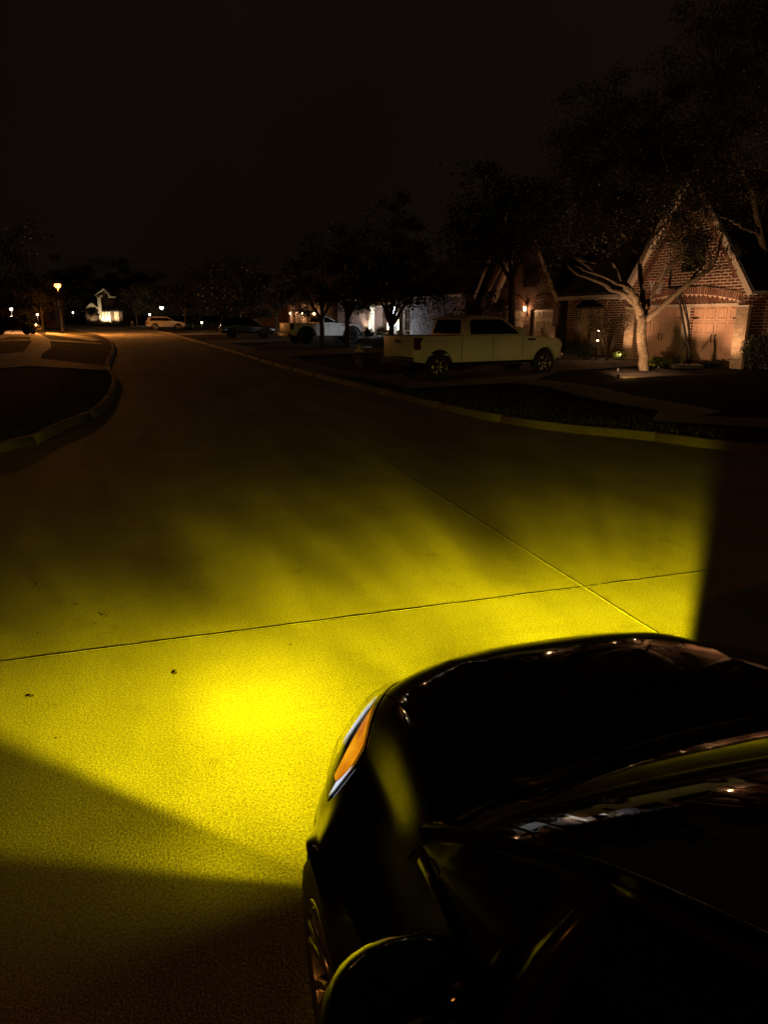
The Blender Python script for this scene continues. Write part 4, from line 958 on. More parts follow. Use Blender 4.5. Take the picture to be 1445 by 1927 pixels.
def pickup(loc, rz, label, wb=4.0, H=1.84, hw=.90, tr=.40, fs=.82, paint='white_paint', flare=False, rack=False, rimmat='alloy', seedk=0, bedrear=-.88, cabback=.82):
    root = empty('pickup_truck', loc, rz, label, 'pickup truck')
    bz, bt, ar = .52, 1.30, tr+.11          # sill, bed rail, arch radius
    paint = M[paint]
    ap = wb-.92                              # foot of the windscreen pillar
    xf = lambda p: hw - max(0, p[1]-1.28)*.26 - max(0,.62-p[1])*.12
    # cab and nose in one piece, bed sides standing free
    nose = [(cabback,bz)] + arc_pts(wb,tr,ar,bz,rev=True) + [(wb+fs*.70,bz+.02),(wb+fs*.86,.62),(wb+fs*.90,.95),(wb+fs*.84,1.12),(wb+fs*.60,1.19),(ap+.1,1.28),(ap,1.29),(cabback,1.29)]
    b = MB(); b.prism(nose, lambda p: -xf(p)+max(0,p[0]-wb-.3)*.16, lambda p: xf(p)-max(0,p[0]-wb-.3)*.16, 'x')
    side = [(bedrear,bz+.06)] + arc_pts(0,tr,ar,bz,rev=True) + [(cabback-.03,bz),(cabback-.03,bt),(bedrear,bt+.01)]
    for s in (-1,1):
        b.prism(side, (lambda p: s*(xf(p)-.10)), (lambda p: s*xf(p)), 'x')
    b.box(-hw+.11,hw-.11,bedrear+.02,cabback-.031,.72,.78); b.box(-hw+.11,hw-.11,cabback-.09,cabback-.035,.78,bt-.01)
    body = b.build('body', paint, root, bevel=.022)
    rf = H-.03
    cab = [(cabback,1.292),(ap+.02,1.292),(ap-.74,rf-.06),(ap-.98,rf),(ap-1.6,rf+.03),(cabback+.35,rf),(cabback+.12,rf-.06)]
    b = MB(); b.prism(cab, lambda p: -xf(p)+.012, lambda p: xf(p)-.012, 'x'); b.build('cab', paint, root, bevel=.03)
    for s in (-1,1):
        b = MB(); wn = [(cabback+.30,1.335),(ap-.42,1.335),(ap-.40,1.29+.0),(ap-.16,1.29),(ap-.20,1.36),(ap-.80,rf-.115),(ap-1.05,rf-.10),(cabback+.40,rf-.10),(cabback+.32,rf-.18)]
        wn = [(cabback+.30,1.335),(ap-.36,1.335),(ap-.16,1.325),(ap-.80,rf-.115),(ap-1.05,rf-.10),(cabback+.40,rf-.10),(cabback+.32,rf-.18)]
        b.prism(wn, lambda p: s*(xf(p)-.011), lambda p: s*(xf(p)+.004), 'x'); b.build('side_window', M['window_dark'], root)
        b = MB(); ym = (cabback+ap)/2-.05
        b.prism([(ym-.05,1.336),(ym+.05,1.336),(ym+.03,rf-.101),(ym-.05,rf-.101)], lambda p: s*(xf(p)+.005), lambda p: s*(xf(p)+.009), 'x'); b.build('door_pillar', M['gloss_trim'], root)
        for yy in (ym-.25, ap-.50-.2):
            b = MB(); b.tube([(s*(hw+.004),yy-.11,1.12),(s*(hw+.035),yy-.08,1.125),(s*(hw+.035),yy+.08,1.125),(s*(hw+.004),yy+.11,1.12)], .016, 6); b.build('door_handle', paint, root)
        b = MB()
        for yy in (cabback-.015, ym, ap-.05): b.box(s*(hw-.001)-.002, s*(hw-.001)+.004, yy-.006, yy+.006, .6, 1.27)
        b.build('door_seam', M['black_plastic'], root)
        b = MB(); b.obox((s*(hw+.12),ap-.22,1.40), .20,.12,.22); b.tube([(s*(hw-.03),ap-.22,1.33),(s*(hw+.06),ap-.22,1.35)], .03, 6); b.build('door_mirror', paint if not flare else M['black_plastic'], root, bevel=.03)
        b = MB(); b.box(s*(hw+.002)-.006,s*(hw+.002)+.006,ap+.16,ap+.46,1.13,1.19); b.build('fender_vent', M['black_plastic'], root)
        b = MB(); b.prism([(bedrear-.012,.92),(bedrear+.20,.92),(bedrear+.20,1.15),(bedrear+.26,1.19),(bedrear+.26,1.26),(bedrear-.012,1.26)], s*(hw-.14), s*(hw+.008), 'x'); b.build('tail_light', M['red_lens'], root, bevel=.015)
        b = MB(); b.prism([(wb+fs*.60,1.16),(wb+fs*.86,1.08),(wb+fs*.93,.93),(wb+fs*.72,.94)], s*(hw-.32), s*(hw-.05), 'x'); b.build('headlight', M['clear_lens'], root, bevel=.02)
        b = MB(); b.box(s*hw-.06 if s>0 else -hw-.06, s*hw+.06 if s>0 else -hw+.06, cabback+.1, ap-.1, .40,.47); b.build('running_board', M['black_plastic'], root, bevel=.02)
        if flare:
            for yc in (0,wb):
                b = MB(); o = arc_pts(yc,tr,ar+.10,bz-.02); i = arc_pts(yc,tr,ar-.005,bz-.02); b.prism(o+i[::-1], s*(hw-.03), s*(hw+.07), 'x'); b.build('wheel_flare', M['black_plastic'], root)
    for yc in (0,wb):
        b = MB(); b.prism(arc_pts(yc,tr,ar-.004,bz-.05), -hw+.13, hw-.13, 'x'); b.build('wheel_well', M['black_plastic'], root)
    b = MB(); b.box(-hw+.05,hw-.05,bedrear-.03,bedrear+.03,.70,bt); tg = b.build('tailgate', paint, root, bevel=.02)
    m = MB(); m.box(-.16,.16,bedrear-.05,bedrear-.031,1.10,1.18); m.build('handle', M['black_plastic'], tg)
    b = MB(); b.box(-hw+.03,hw-.03,bedrear-.16,bedrear-.035,.50,.66); b.box(-.4,.4,bedrear-.18,bedrear-.161,.50,.60); b.build('rear_bumper', M['chrome'] if not flare else M['black_plastic'], root, bevel=.02)
    b = MB(); b.box(-hw+.06,hw-.06,wb+fs*.80,wb+fs*1.0,.50,.72); b.build('front_bumper', M['chrome'] if not flare else M['black_plastic'], root, bevel=.05)
    b = MB(); b.box(-.55,.55,wb+fs*.865,wb+fs*.925,.76,1.12)
    for k in range(3): b.box(-.56,.56,wb+fs*.93,wb+fs*.945,.80+k*.11,.84+k*.11)
    b.build('grille', M['chrome'] if not flare else M['black_plastic'], root)
    b = MB(); b.prism([(ap-.02,1.30),(ap-.03,1.31),(ap-.72,rf-.07),(ap-.70,rf-.08)], -hw+.12, hw-.12, 'x')
    fn = Vector((rf-.07-1.31, .69)).normalized(); b = MB(); b.prism([(ap+.022,1.305),(ap+.03,1.315),(ap-.715,rf-.055),(ap-.735,rf-.07)], lambda p: -xf(p)+.10, lambda p: xf(p)-.10, 'x'); b.build('windshield', M['window_dark'], root)
    b = MB(); b.prism([(cabback-.004,1.36),(cabback+.004,1.36),(cabback+.116,rf-.10),(cabback+.105,rf-.10)], lambda p: -xf(p)+.14, lambda p: xf(p)-.14, 'x'); b.build('rear_window', M['window_dark'], root)
    w_ = .28 if not flare else .32
    for s in (-1,1):
        for yc in (0,wb): wheel(root, s*(hw-w_/2-.005+(.05 if flare else 0)), yc, tr, w_, s, rimmat)
    b = MB(); b.box(-.5,.5,-.08,.08,tr-.08,tr+.08); b.box(-.45,.45,bedrear+.1,wb+fs*.4,.42,.52); b.build('chassis', M['black_plastic'], root)
    return root
def pose(p0, p1, z): d = Vector((p1.x-p0.x, p1.y-p0.y)); return math.atan2(-d.x, d.y), d.length
# near pickup: near-side wheels at these road points; the body's axis lies half a track further away
z1 = .18
w0, w1 = at(822,716,z1), at(1018,706,z1); rzv, wl = pose(w0, w1, z1)
lat = Vector((math.cos(rzv), math.sin(rzv)))
org = w0.xy - lat*(.90-.14)
tk = pickup((org.x, org.y, z1), rzv, 'nearest white crew cab pickup parked nose to the garage', wb=wl, H=1.90)
# raised pickup further up the street
r0 = atg(577,648,.26); r1 = atg(662,646,.26); rz2, wl2 = pose(r0, r1, 0); lat2 = Vector((math.cos(rz2), math.sin(rz2))); o2 = r0.xy - lat2*.86
pickup((o2.x,o2.y,r0.z), rz2, 'raised white pickup with black wheel flares under the street trees', wb=wl2, H=1.78, tr=.46, flare=True, rimmat='dark_alloy', bedrear=-1.05, cabback=.95)

def car(loc, rz, label, paint, wb=2.7, H=1.66, hw=.9, tr=.34, hood=.98, name='parked_car', cat='car', over=(-.9,.85), suv=True):
    root = empty(name, loc, rz, label, cat); bz=.36; ar=tr+.07; rr, fr = over; belt=.98
    xf = lambda p: hw - max(0,p[1]-belt)*.36 - max(0,.5-p[1])*.15
    low = [(rr,bz+.06)] + arc_pts(0,tr,ar,bz,rev=True) + arc_pts(wb,tr,ar,bz,rev=True) + [(wb+fr-.1,bz),(wb+fr,.5),(wb+fr-.02,.72),(wb+fr-.25,.86),(wb-.28,belt+.01),(rr+.04,belt+.02),(rr-.02,.8)]
    b = MB(); b.prism(low, lambda p: -xf(p)+max(0,p[0]-wb-.2)*.25+max(0,-.4-p[0])*.12, lambda p: xf(p)-max(0,p[0]-wb-.2)*.25-max(0,-.4-p[0])*.12, 'x'); b.build('body', M[paint], root, bevel=.05)
    tail = rr+.18 if suv else rr+.75
    gh = [(rr+.06 if suv else rr+.35,belt+.012),(wb-.30,belt+.006),(wb-1.05,H-.06),(wb-1.4,H),(tail+.5,H-.01),(tail,H-.10)]
    b = MB(); b.prism(gh, lambda p: -xf(p)+.015, lambda p: xf(p)-.015, 'x'); b.build('cabin', M[paint], root, bevel=.04)
    for s in (-1,1):
        b = MB(); b.prism([(rr+.34 if suv else rr+.7,belt+.05),(wb-.48,belt+.05),(wb-1.10,H-.13),(tail+.45,H-.11),(tail+.22,H-.18)], lambda p: s*(xf(p)-.014), lambda p: s*(xf(p)-.004), 'x'); b.build('side_window', M['window_dark'], root)
        b = MB(); b.box(s*hw-.10,s*hw+.10 if s<0 else hw+.10,wb-.62,wb-.50,belt+.04,belt+.16); b.build('door_mirror', M[paint], root, bevel=.03)
        b = MB(); b.prism([(wb+fr-.34,.80),(wb+fr-.06,.70),(wb+fr-.015,.60),(wb+fr-.20,.62)], s*(hw-.36), s*(hw-.11), 'x'); b.build('headlight', M['clear_lens'], root)
        b = MB(); b.box(min(s*(hw-.28),s*(hw-.05)),max(s*(hw-.28),s*(hw-.05)),rr-.03,rr+.12,.72,.92); b.build('tail_light', M['red_lens'], root)
        for yc in (0,wb): wheel(root, s*(hw-.115), yc, tr, .22, s, 'alloy' if paint!='dark_paint' else 'dark_alloy', 5)
    for yc in (0,wb):
        b = MB(); b.prism(arc_pts(yc,tr,ar-.004,bz-.03), -hw+.06, hw-.06, 'x'); b.build('wheel_well', M['black_plastic'], root)
    b = MB(); b.prism([(wb-.28,belt+.02),(wb-.27,belt+.03),(wb-1.03,H-.055),(wb-1.05,H-.065)], lambda p: -xf(p)+.09, lambda p: xf(p)-.09, 'x'); b.build('windshield', M['window_dark'], root)
    b = MB(); b.prism([(rr+.07,belt+.10),(rr+.05,belt+.10),(tail-.02,H-.16),(tail+.02,H-.14)], lambda p: -xf(p)+.1, lambda p: xf(p)-.1, 'x'); b.build('rear_window', M['window_dark'], root)
    b = MB(); b.box(-.5,.5,wb+fr-.03,wb+fr+.012,.52,.68); b.build('grille', M['black_plastic'], root)
    return root
def place_car(pa, pb, e, *a, **k):
    r0 = atg(*pa, e); r1 = atg(*pb, e); rz, wl = pose(r0, r1, 0); lt = Vector((math.cos(rz), math.sin(rz))); o = r0.xy - lt*.8
    return car((o.x,o.y,r0.z), rz, *a, wb=wl, **k)
place_car((293,621),(336,620.6),.22,'pale silver hatchback parked side on far down the street','silver_paint',H=1.50)
place_car((438,637),(498,636.4),.22,'black parked car with a faint headlight left of the raised pickup','dark_paint',H=1.62)
pB = at(812,668,.25); car((3.4,31.2,.28), R(-76), 'black car parked behind the bed of the near white pickup', 'dark_paint', wb=2.7, H=1.60)
pc = atd(-4,618,66); car((pc.x,pc.y,lot(pc.x,pc.y)), R(-82), 'dark car half out of frame at the left edge', 'dark_paint', wb=2.7, H=1.6)

# ------------------------------------------------------------------ the black car in front of the viewer
HD = .2982
hero = empty('black_hatchback', (1.1414,.2666,0), HD, 'glossy black hatchback in the foreground with its yellow fog lamps lit', 'car')
hero.scale = (1.0305,1.0305,1.054)
WY, RW, WR = 1.45, -1.08, .315               # axles and tyre radius
# stations: y, bow, then (x, z) of ten columns from the centre line to the sill
ST = [
 (-1.72,.16,[(0,.70),(.25,.70),(.45,.70),(.58,.69),(.66,.66),(.69,.60),(.70,.52),(.70,.44),(.69,.34),(.66,.24)]),
 (-1.66,.14,[(0,.93),(.25,.93),(.46,.93),(.60,.92),(.70,.88),(.74,.78),(.77,.64),(.78,.52),(.78,.34),(.74,.20)]),
 (-1.35,.08,[(0,.98),(.25,.98),(.48,.98),(.62,.975),(.735,.95),(.775,.84),(.83,.70),(.855,.58),(.855,.34),(.81,.19)]),
 (-1.08,.06,[(0,.99),(.25,.99),(.48,.99),(.63,.985),(.75,.965),(.79,.85),(.845,.70),(.87,.58),(.87,.34),(.82,.19)]),
 (-.5,.05,[(0,1.0),(.25,1.0),(.48,1.0),(.63,.995),(.765,.975),(.80,.86),(.835,.70),(.835,.55),(.83,.34),(.81,.19)]),
 (.2,.05,[(0,1.0),(.25,1.0),(.48,1.0),(.63,.995),(.755,.965),(.805,.86),(.845,.715),(.83,.55),(.83,.34),(.81,.19)]),
 (.85,.05,[(0,1.01),(.25,1.01),(.48,1.0),(.62,.99),(.745,.95),(.80,.85),(.845,.72),(.83,.55),(.83,.34),(.81,.19)]),
 (1.14,.06,[(0,1.045),(.25,1.04),(.47,1.025),(.625,.985),(.722,.90),(.785,.81),(.845,.735),(.868,.64),(.862,.34),(.81,.19)]),
 (1.32,.09,[(0,1.03),(.25,1.028),(.47,1.01),(.63,.965),(.715,.855),(.78,.775),(.848,.725),(.888,.64),(.884,.34),(.82,.19)]),
 (1.52,.14,[(0,1.0),(.25,.998),(.46,.98),(.62,.935),(.702,.80),(.775,.735),(.848,.705),(.888,.625),(.884,.34),(.82,.19)]),
 (1.75,.22,[(0,.955),(.25,.952),(.46,.935),(.60,.89),(.69,.755),(.768,.70),(.842,.665),(.88,.59),(.876,.34),(.82,.19)]),
 (1.95,.30,[(0,.895),(.25,.893),(.45,.878),(.59,.835),(.685,.725),(.752,.665),(.81,.61),(.84,.52),(.84,.34),(.79,.19)]),
 (2.08,.36,[(0,.835),(.25,.832),(.45,.818),(.58,.785),(.69,.71),(.745,.64),(.80,.575),(.825,.50),(.825,.34),(.78,.19)]),
 (2.17,.40,[(0,.765),(.25,.763),(.45,.75),(.58,.72),(.68,.66),(.735,.60),(.785,.545),(.81,.48),(.81,.33),(.77,.19)]),
 (2.225,.42,[(0,.66),(.25,.66),(.45,.65),(.58,.63),(.67,.59),(.725,.55),(.77,.50),(.795,.44),(.79,.31),(.76,.19)]),
 (2.245,.42,[(0,.52),(.25,.52),(.45,.515),(.58,.505),(.665,.48),(.715,.455),(.755,.42),(.775,.38),(.77,.28),(.75,.19)]),
 (2.235,.42,[(0,.36),(.25,.36),(.45,.355),(.58,.35),(.66,.34),(.705,.325),(.74,.31),(.755,.29),(.755,.24),(.74,.18)]),
 (2.18,.40,[(0,.20),(.25,.20),(.45,.20),(.58,.20),(.65,.20),(.69,.20),(.72,.19),(.735,.19),(.735,.18),(.72,.17)]),
]
def cr(p0,p1,p2,p3,t): return .5*((2*p1)+(p2-p0)*t+(2*p0-5*p1+4*p2-p3)*t*t+(3*p1-p0-3*p2+p3)*t**3)
CREASE = (4, 6)
def prof_fine(c, sub=6):
    """columns splined in segments broken at the creases"""
    c = np.array(c,float); out=[]; segs=[(0,4),(4,6),(6,9)]
    for a,e in segs:
        for i in range(a,e):
            q0 = c[i-1] if i-1>=a else (np.array([-c[i+1][0],c[i+1][1]]) if i==0 else 2*c[i]-c[i+1]); q3 = c[i+2] if i+2<=e else 2*c[i+1]-c[i]
            for k in range(sub): out.append(cr(q0,c[i],c[i+1],q3,k/sub))
    out.append(c[9]); return np.array(out)
yb = np.array([[s[0],s[1]] for s in ST]); PF = np.array([prof_fine(s[2]) for s in ST])
rowsY=[]; rowsP=[]
for i in range(len(ST)-1):
    n = max(3,int(math.hypot(yb[i+1][0]-yb[i][0], PF[i+1][0][1]-PF[i][0][1])/.022))
    i0,i3=max(i-1,0),min(i+2,len(ST)-1)
    for k in range(n):
        t=k/n
        # chord-limited spline between neighbouring stations
        f=lambda A: A[i]*(2*t**3-3*t*t+1)+A[i+1]*(-2*t**3+3*t*t)+ (t**3-2*t*t+t)*tang(A,i)+(t**3-t*t)*tang(A,i+1,i)
        def seg(j): return max(1e-3, math.hypot(yb[j+1][0]-yb[j][0], PF[j+1][0][1]-PF[j][0][1]))
        def tang(A,j,base=None):
            b_=i; L_=seg(i)
            if j==0: return (A[1]-A[0])
            if j==len(ST)-1: return (A[j]-A[j-1])
            return L_*(A[j+1]-A[j-1])/(seg(j-1)+seg(j))
        rowsY.append(f(yb)); rowsP.append(f(PF))
rowsY.append(yb[-1]); rowsP.append(PF[-1])
NC = PF.shape[1]; NR=len(rowsY)
def surf(r, c, sgn):
    y,bow=rowsY[r]; x,z=rowsP[r][c]; return [sgn*x, y-bow*(abs(x)/.88)**2.6, z]
half = [[surf(r,c,1) for c in range(NC)] for r in range(NR)]
AR = WR+.035
for r in range(NR):                            # wheel arches: lower columns lifted onto the arch circle
    for c in range(6*6+1, NC):
        x,y,z = half[r][c]
        for yc in (WY,RW):
            d = abs(y-yc)
            if d < AR:
                za = WR+math.sqrt(AR*AR-d*d); t=(c-36)/(NC-1-36)
                zt = half[r][36][2]
                if zt > za: half[r][c][2] = max(z, zt+(za-zt)*min(1,t*1.0)) if t<1 else za
                if t>=1: half[r][c][2]=za; half[r][c][0]=half[r][36][0]+.04
                else: half[r][c][2]=zt+(za-zt)*t; half[r][c][0]=half[r][36][0]+.04*math.sin(PI/2*t)
full = [[[-p[0],p[1],p[2]] for p in reversed(row[1:])] + row for row in half]
FC = len(full[0]); mid = NC-1
HC = 17                                        # hood half-width in fine columns
hood_rows = [r for r in range(NR) if 1.16 <= rowsY[r][0] <= 2.09]; hr0,hr1=hood_rows[0],hood_rows[-1]
def is_hood(i,j): return hr0<=i<hr1 and mid-HC<=j<mid+HC
b = MB(); b.grid(full, True, skip=is_hood)
body = b.build('body', M['black_paint'], hero, autosmooth=28)
# the hood panel, with a raised centre and a turned-down edge
rows=[]
for r in range(hr0,hr1+1):
    t=(r-hr0)/(hr1-hr0); row=[]
    for c in range(mid-HC,mid+HC+1):
        x,y,z=full[r][c]; e=abs(c-mid)/HC
        s=max(0,min(1,(.60-e)/.10)); s=s*s*(3-2*s); g=max(0,min(1,(1-t)/.25))*max(0,min(1,(t)/.06+.35))
        row.append([x*(1-.0045),y,z+.002+.016*s*g])
    rows.append(row)
for row in rows: pass
m_=len(rows); n_=len(rows[0])
for i in range(m_): rows[i][0][1]-=0; 
for j in range(n_): rows[0][j][1]+=.004; rows[-1][j][1]-=.003
rows2=[[[p[0],p[1],p[2]] for p in row] for row in rows]
edge_lo=lambda p:[p[0],p[1],p[2]-.025]
rows3=[[edge_lo(rows2[0][0])]+[edge_lo(p) for p in rows2[0]]+[edge_lo(rows2[0][-1])]]
for row in rows2: rows3.append([edge_lo(row[0])]+row+[edge_lo(row[-1])])
rows3.append([edge_lo(rows2[-1][0])]+[edge_lo(p) for p in rows2[-1]]+[edge_lo(rows2[-1][-1])])
b=MB(); b.grid(rows3); b.build('hood', M['black_paint'], hero, autosmooth=35)
b=MB(); b.box(-.6,.6,1.15,2.0,.5,.72); b.build('engine_bay', M['black_plastic'], hero)
def body_pt(r, cf, sgn=-1, off=0.0):
    c=max(0,min(NC-1,cf)); a=int(math.floor(c)); f=c-a; rr=max(0,min(NR-1,r)); ra=int(rr); rf=rr-ra
    def g(i,j): return np.array(half[min(i,NR-1)][min(j,NC-1)])
    q=(g(ra,a)*(1-f)+g(ra,a+1)*f)*(1-rf)+(g(ra+1,a)*(1-f)+g(ra+1,a+1)*f)*rf
    du=g(min(ra+2,NR-1),a)-g(max(ra-2,0),a); dv=g(ra,min(a+2,NC-1))-g(ra,max(a-2,0)); nn=np.cross(dv,du); nn/=np.linalg.norm(nn)+1e-9
    if nn[2]<0 and nn[0]<.2: nn=-nn
    q=q+nn*off; return [sgn*q[0],q[1],q[2]]
def row_of(y): return min(range(NR), key=lambda r: abs(rowsY[r][0]-y))
# headlights: wedge running from the nose corner back along the fender
def headlight(sgn):
    ra,rb=row_of(1.90),row_of(2.175)
    def edges(t):                              # column span of the lamp at t (0 rear tip .. 1 nose)
        hi=23.2-11.8*t**.9; lo=25.2+9.0*(1-(1-min(1,t/.36))**2)-11*max(0,t-.2)**2.2; return hi,lo
    def patch(name,t0,t1,v0,v1,off,mat,n=14,m=8,parent=None):
        rows=[]
        for i in range(n+1):
            t=t0+(t1-t0)*i/n; hi,lo=edges(t); row=[]
            for j in range(m+1):
                v=v0+(v1-v0)*j/m; cc=hi+(lo-hi)*v
                d=off*min(1,1.2*math.sqrt(max(0,v*(1-v)*4)))*min(1,.25+3*t) if off>.008 else off
                row.append(body_pt(ra+(rb-ra)*t,cc,sgn,d))
            rows.append(row)
        b=MB(); b.grid(rows); return b.build(name,mat,parent or hero,fix=False)
    base=patch('headlight',0,1,0,1,.0035,M['lamp_black'])
    patch('turn_signal',.06,.42,.06,.74,.007,M['amber_lens'],parent=base)
    patch('reflector',.03,.24,.76,.97,.0065,M['glowing_chrome'],parent=base)
    patch('projector',.68,.92,.25,.60,.0065,M['glowing_chrome'],parent=base)
    patch('lens',0,1,0,1,.022,M['lens_glass'],parent=base)
headlight(-1); headlight(1)
# greenhouse
def gx(z): return .742-(z-.95)*.20
RFY, RZ = .43, 1.50
def ws(u, t):                                   # windscreen point: u -1..1 across, t 0 cowl .. 1 roof
    y0 = 1.22-.08*abs(u)**2.2; z0 = 1.022-.035*abs(u)**2.5; y1 = RFY-.24*abs(u)**2; z1 = RZ-.06*abs(u)**2.4
    y = y0+(y1-y0)*t; z = z0+(z1-z0)*t+.004*math.sin(PI*t); xh = .66+(.552-.66)*t
    return [u*xh, y, z]
b=MB(); b.grid([[ws(-1+2*i/24,t/16) for i in range(25)] for t in range(17)]); b.build('windshield', M['car_glass'], hero)
# roof
b=MB(); rows=[]
for k in range(15):
    t=k/14; y=RFY-(RFY+1.45)*t; row=[]
    for i in range(25):
        u=-1+2*i/24; z=RZ-.06*abs(u)**2.4+.03*math.sin(PI*min(1,t*1.2))-.10*t*t; row.append([u*(.552+.01*math.sin(PI*t)), y-.24*abs(u)**2*(1-1.2*t), z])
    rows.append(row)
b.grid(rows); b.build('roof', M['black_paint'], hero)
# pillar + roof rail strips and side glass
def railp(t):                                   # outer top line of the side: fender tip -> roof front -> rear
    P_=[(.712,1.22,.92),(.685,1.02,1.065),(.642,.69,1.25),(.60,.28,1.395),(.59,-.3,1.42),(.59,-.9,1.385),(.59,-1.40,1.30)]
    f=t*(len(P_)-1); i=min(int(f),len(P_)-2); q=[np.array(P_[max(0,min(len(P_)-1,i+k))]) for k in (-1,0,1,2)]; return cr(*q,f-i)
def innerp(t):                                  # matching inner line: windscreen edge then roof edge
    P_=[(.66,1.135,.985),(.632,.93,1.085),(.592,.62,1.255),(.552,.16,1.412),(.55,-.3,1.44),(.55,-.9,1.405),(.55,-1.42,1.31)]
    f=t*(len(P_)-1); i=min(int(f),len(P_)-2); q=[np.array(P_[max(0,min(len(P_)-1,i+k))]) for k in (-1,0,1,2)]; return cr(*q,f-i)
for s in (-1,1):
    rows=[]
    for k in range(61):
        a,c=railp(k/60),innerp(k/60); m1=(a+c)/2+np.array([.012,0,.016]); row=[c+np.array([-.004,0,-.006]),c*.72+m1*.28+np.array([.002,0,.004]),m1,a*.7+m1*.3+np.array([.006,0,.004]),a,a+np.array([-.012,-.004,-.03])]
        rows.append([(s*p[0],p[1],p[2]) for p in row])
    b=MB(); b.grid(rows); b.build('roof_pillar', M['black_paint'], hero)
    # glass surface between belt and rail
    def belt(y): 
        ys=[1.20,.85,.2,-.5,-1.08,-1.40]; zs=[.90,.94,.965,.975,.98,1.02]; xs=[.715,.738,.752,.760,.745,.71]
        return np.array([np.interp(-y,[-q for q in ys],xs), y, np.interp(-y,[-q for q in ys],zs)])
    def top(y):
        ks=[railp(k/120) for k in range(121)]; q=min(ks,key=lambda p:abs(p[1]-y)); return np.array([q[0]-.012,y,q[2]-.03])
    def glass(name,y0,y1,mat,off=0,n=18,inset=0.0,trim=None):
        rows=[]
        for i in range(n+1):
            y=y0+(y1-y0)*i/n; a=belt(y); c=top(y); 
            if c[2]<a[2]+.005: c=a+np.array([-.004,0,.005])
            row=[a+(c-a)*v+np.array([.022*math.sin(PI*v)*.5+off,0,0]) for v in np.linspace(inset,1-inset,7)]
            rows.append([(s*p[0],p[1],p[2]) for p in row])
        b=MB(); b.grid(rows); return b.build(name,mat,hero)
    glass('side_frame',1.19,-1.38,M['gloss_trim'],-.006,40)
    glass('quarter_window',1.08,.80,M['side_glass'],.0,10,.06)
    glass('door_window',.70,-.22,M['side_glass'],.0,20,.05); glass('door_window',-.34,-1.0,M['side_glass'],.0,14,.05)
    # bar between quarter light and door glass, and the door frame's top edge
    b=MB(); a,c=belt(.79),top(.71); b.tube([(s*(a[0]+.004),a[1]-.02,a[2]),(s*((a[0]+c[0])/2+.016),(a[1]+c[1])/2,(a[2]+c[2])/2),(s*(c[0]+.006),c[1],c[2])],[.020,.017,.014],6); b.build('window_bar',M['gloss_trim'],hero)
    b=MB(); ln=[top(.70-.05*k)+np.array([.006,0,.004]) for k in range(18)]; b.tube([(s*p[0],p[1],p[2]) for p in ln],.010,6); b.build('door_frame',M['gloss_trim'],hero)
    b=MB(); ln=[belt(1.16-.08*k)+np.array([.008,0,-.004]) for k in range(28)]; b.tube([(s*p[0],p[1],p[2]) for p in ln],.009,6); b.build('belt_strip',M['gloss_trim'],hero)
    # door mirror
    b=MB(); rows=[]
    cx,cy,cz=.88,.80,.955
    for i in range(13):
        th=PI*i/12; row=[]
        for k in range(25):
            ph=2*PI*k/24; px_=math.sin(th)*math.cos(ph); pz=math.sin(th)*math.sin(ph); py=math.cos(th)
            sq=lambda v,e: math.copysign(abs(v)**e,v)
            yy=.125*py if py>0 else .035*sq(py,.5)
            row.append((s*(cx+.135*sq(px_,.8)), cy+yy-.03*(px_), cz+.105*sq(pz,.85)+.012*px_))
        rows.append(row)
    b.grid(rows); mr=b.build('door_mirror',M['black_paint'],hero,fix=True)
    m=MB(); m.lathe([(0,-.041),(.07,-.041),(.07,-.037),(0,-.037)],20,(s*cx,cy,cz),'y'); m.build('mirror_glass',M['chrome'],mr)
    m=MB(); m.tube([(s*.735,.83,.955),(s*.80,.82,.955),(s*.84,.81,.97)],[.035,.03,.028],8); m.build('mirror_arm',M['black_plastic'],mr)
    for yc in (WY,RW):
        wheel(hero, s*(.872-.10), yc, WR, .20, s, 'alloy', 7)
        b=MB(); b.prism(arc_pts(yc,WR,AR+.0,.2), s*.56, s*.852, 'x'); 
        b=MB(); rws=[]
        for i in range(25):
            a=PI*i/24; rws.append([(s*.52,yc+(AR+.004)*math.cos(a),WR+(AR+.004)*math.sin(a)),(s*.80,yc+(AR+.004)*math.cos(a),WR+(AR+.004)*math.sin(a))])
        b.grid(rws); b.build('wheel_well',M['black_plastic'],hero)
    # side door seams and handle
    b=MB()
    def seam(y):
        rr=row_of(y+.03); ps=[body_pt(rr,c,s,.0012) for c in range(25,50,2)]; b.tube(ps,.0028,4)
    seam(.98); seam(-.28); b.build('door_seam',M['black_plastic'],hero)
    b=MB(); b.tube([(s*.825,-.02,.80),(s*.85,0,.81),(s*.85,.16,.81),(s*.825,.18,.80)],.012,6); b.build('door_handle',M['black_paint'],hero)
    # fog lamp in the corner of the bumper
# fender seam up to the corner of the windscreen
for s in (-1,1):
    b=MB(); ps=[body_pt(row_of(1.245+.012*k/6),c,s,.001) for k,c in enumerate(np.linspace(13,25,12))]; b.tube(ps,.003,4); b.build('fender_seam',M['gloss_trim'],hero)
# cowl and wipers
b=MB(); b.grid([[(x,1.215-.08*abs(x/.675)**2.2+.014,1.016-.035*abs(x/.675)**2.5+.002),( x,1.215-.08*abs(x/.675)**2.2-.006,1.026-.035*abs(x/.675)**2.5+.004)] for x in np.linspace(-.66,.66,25)]); b.build('cowl',M['black_plastic'],hero)
for x0,x1 in ((-.50,.02),(.05,.50)):
    b=MB(); p=[]
    for k in range(11):
        t=k/10; x=x0+(x1-x0)*t; q=ws(x/.67,.05+.10*t*(1-.2*t)); p.append((x,q[1],q[2]+.014))
    b.tube(p,[.006]*11,5); q0=p[0]; b.tube([(x0-.02,1.17,1.02),p[0],p[5]],[.012,.010,.006],6); b.build('wiper',M['black_plastic'],hero)
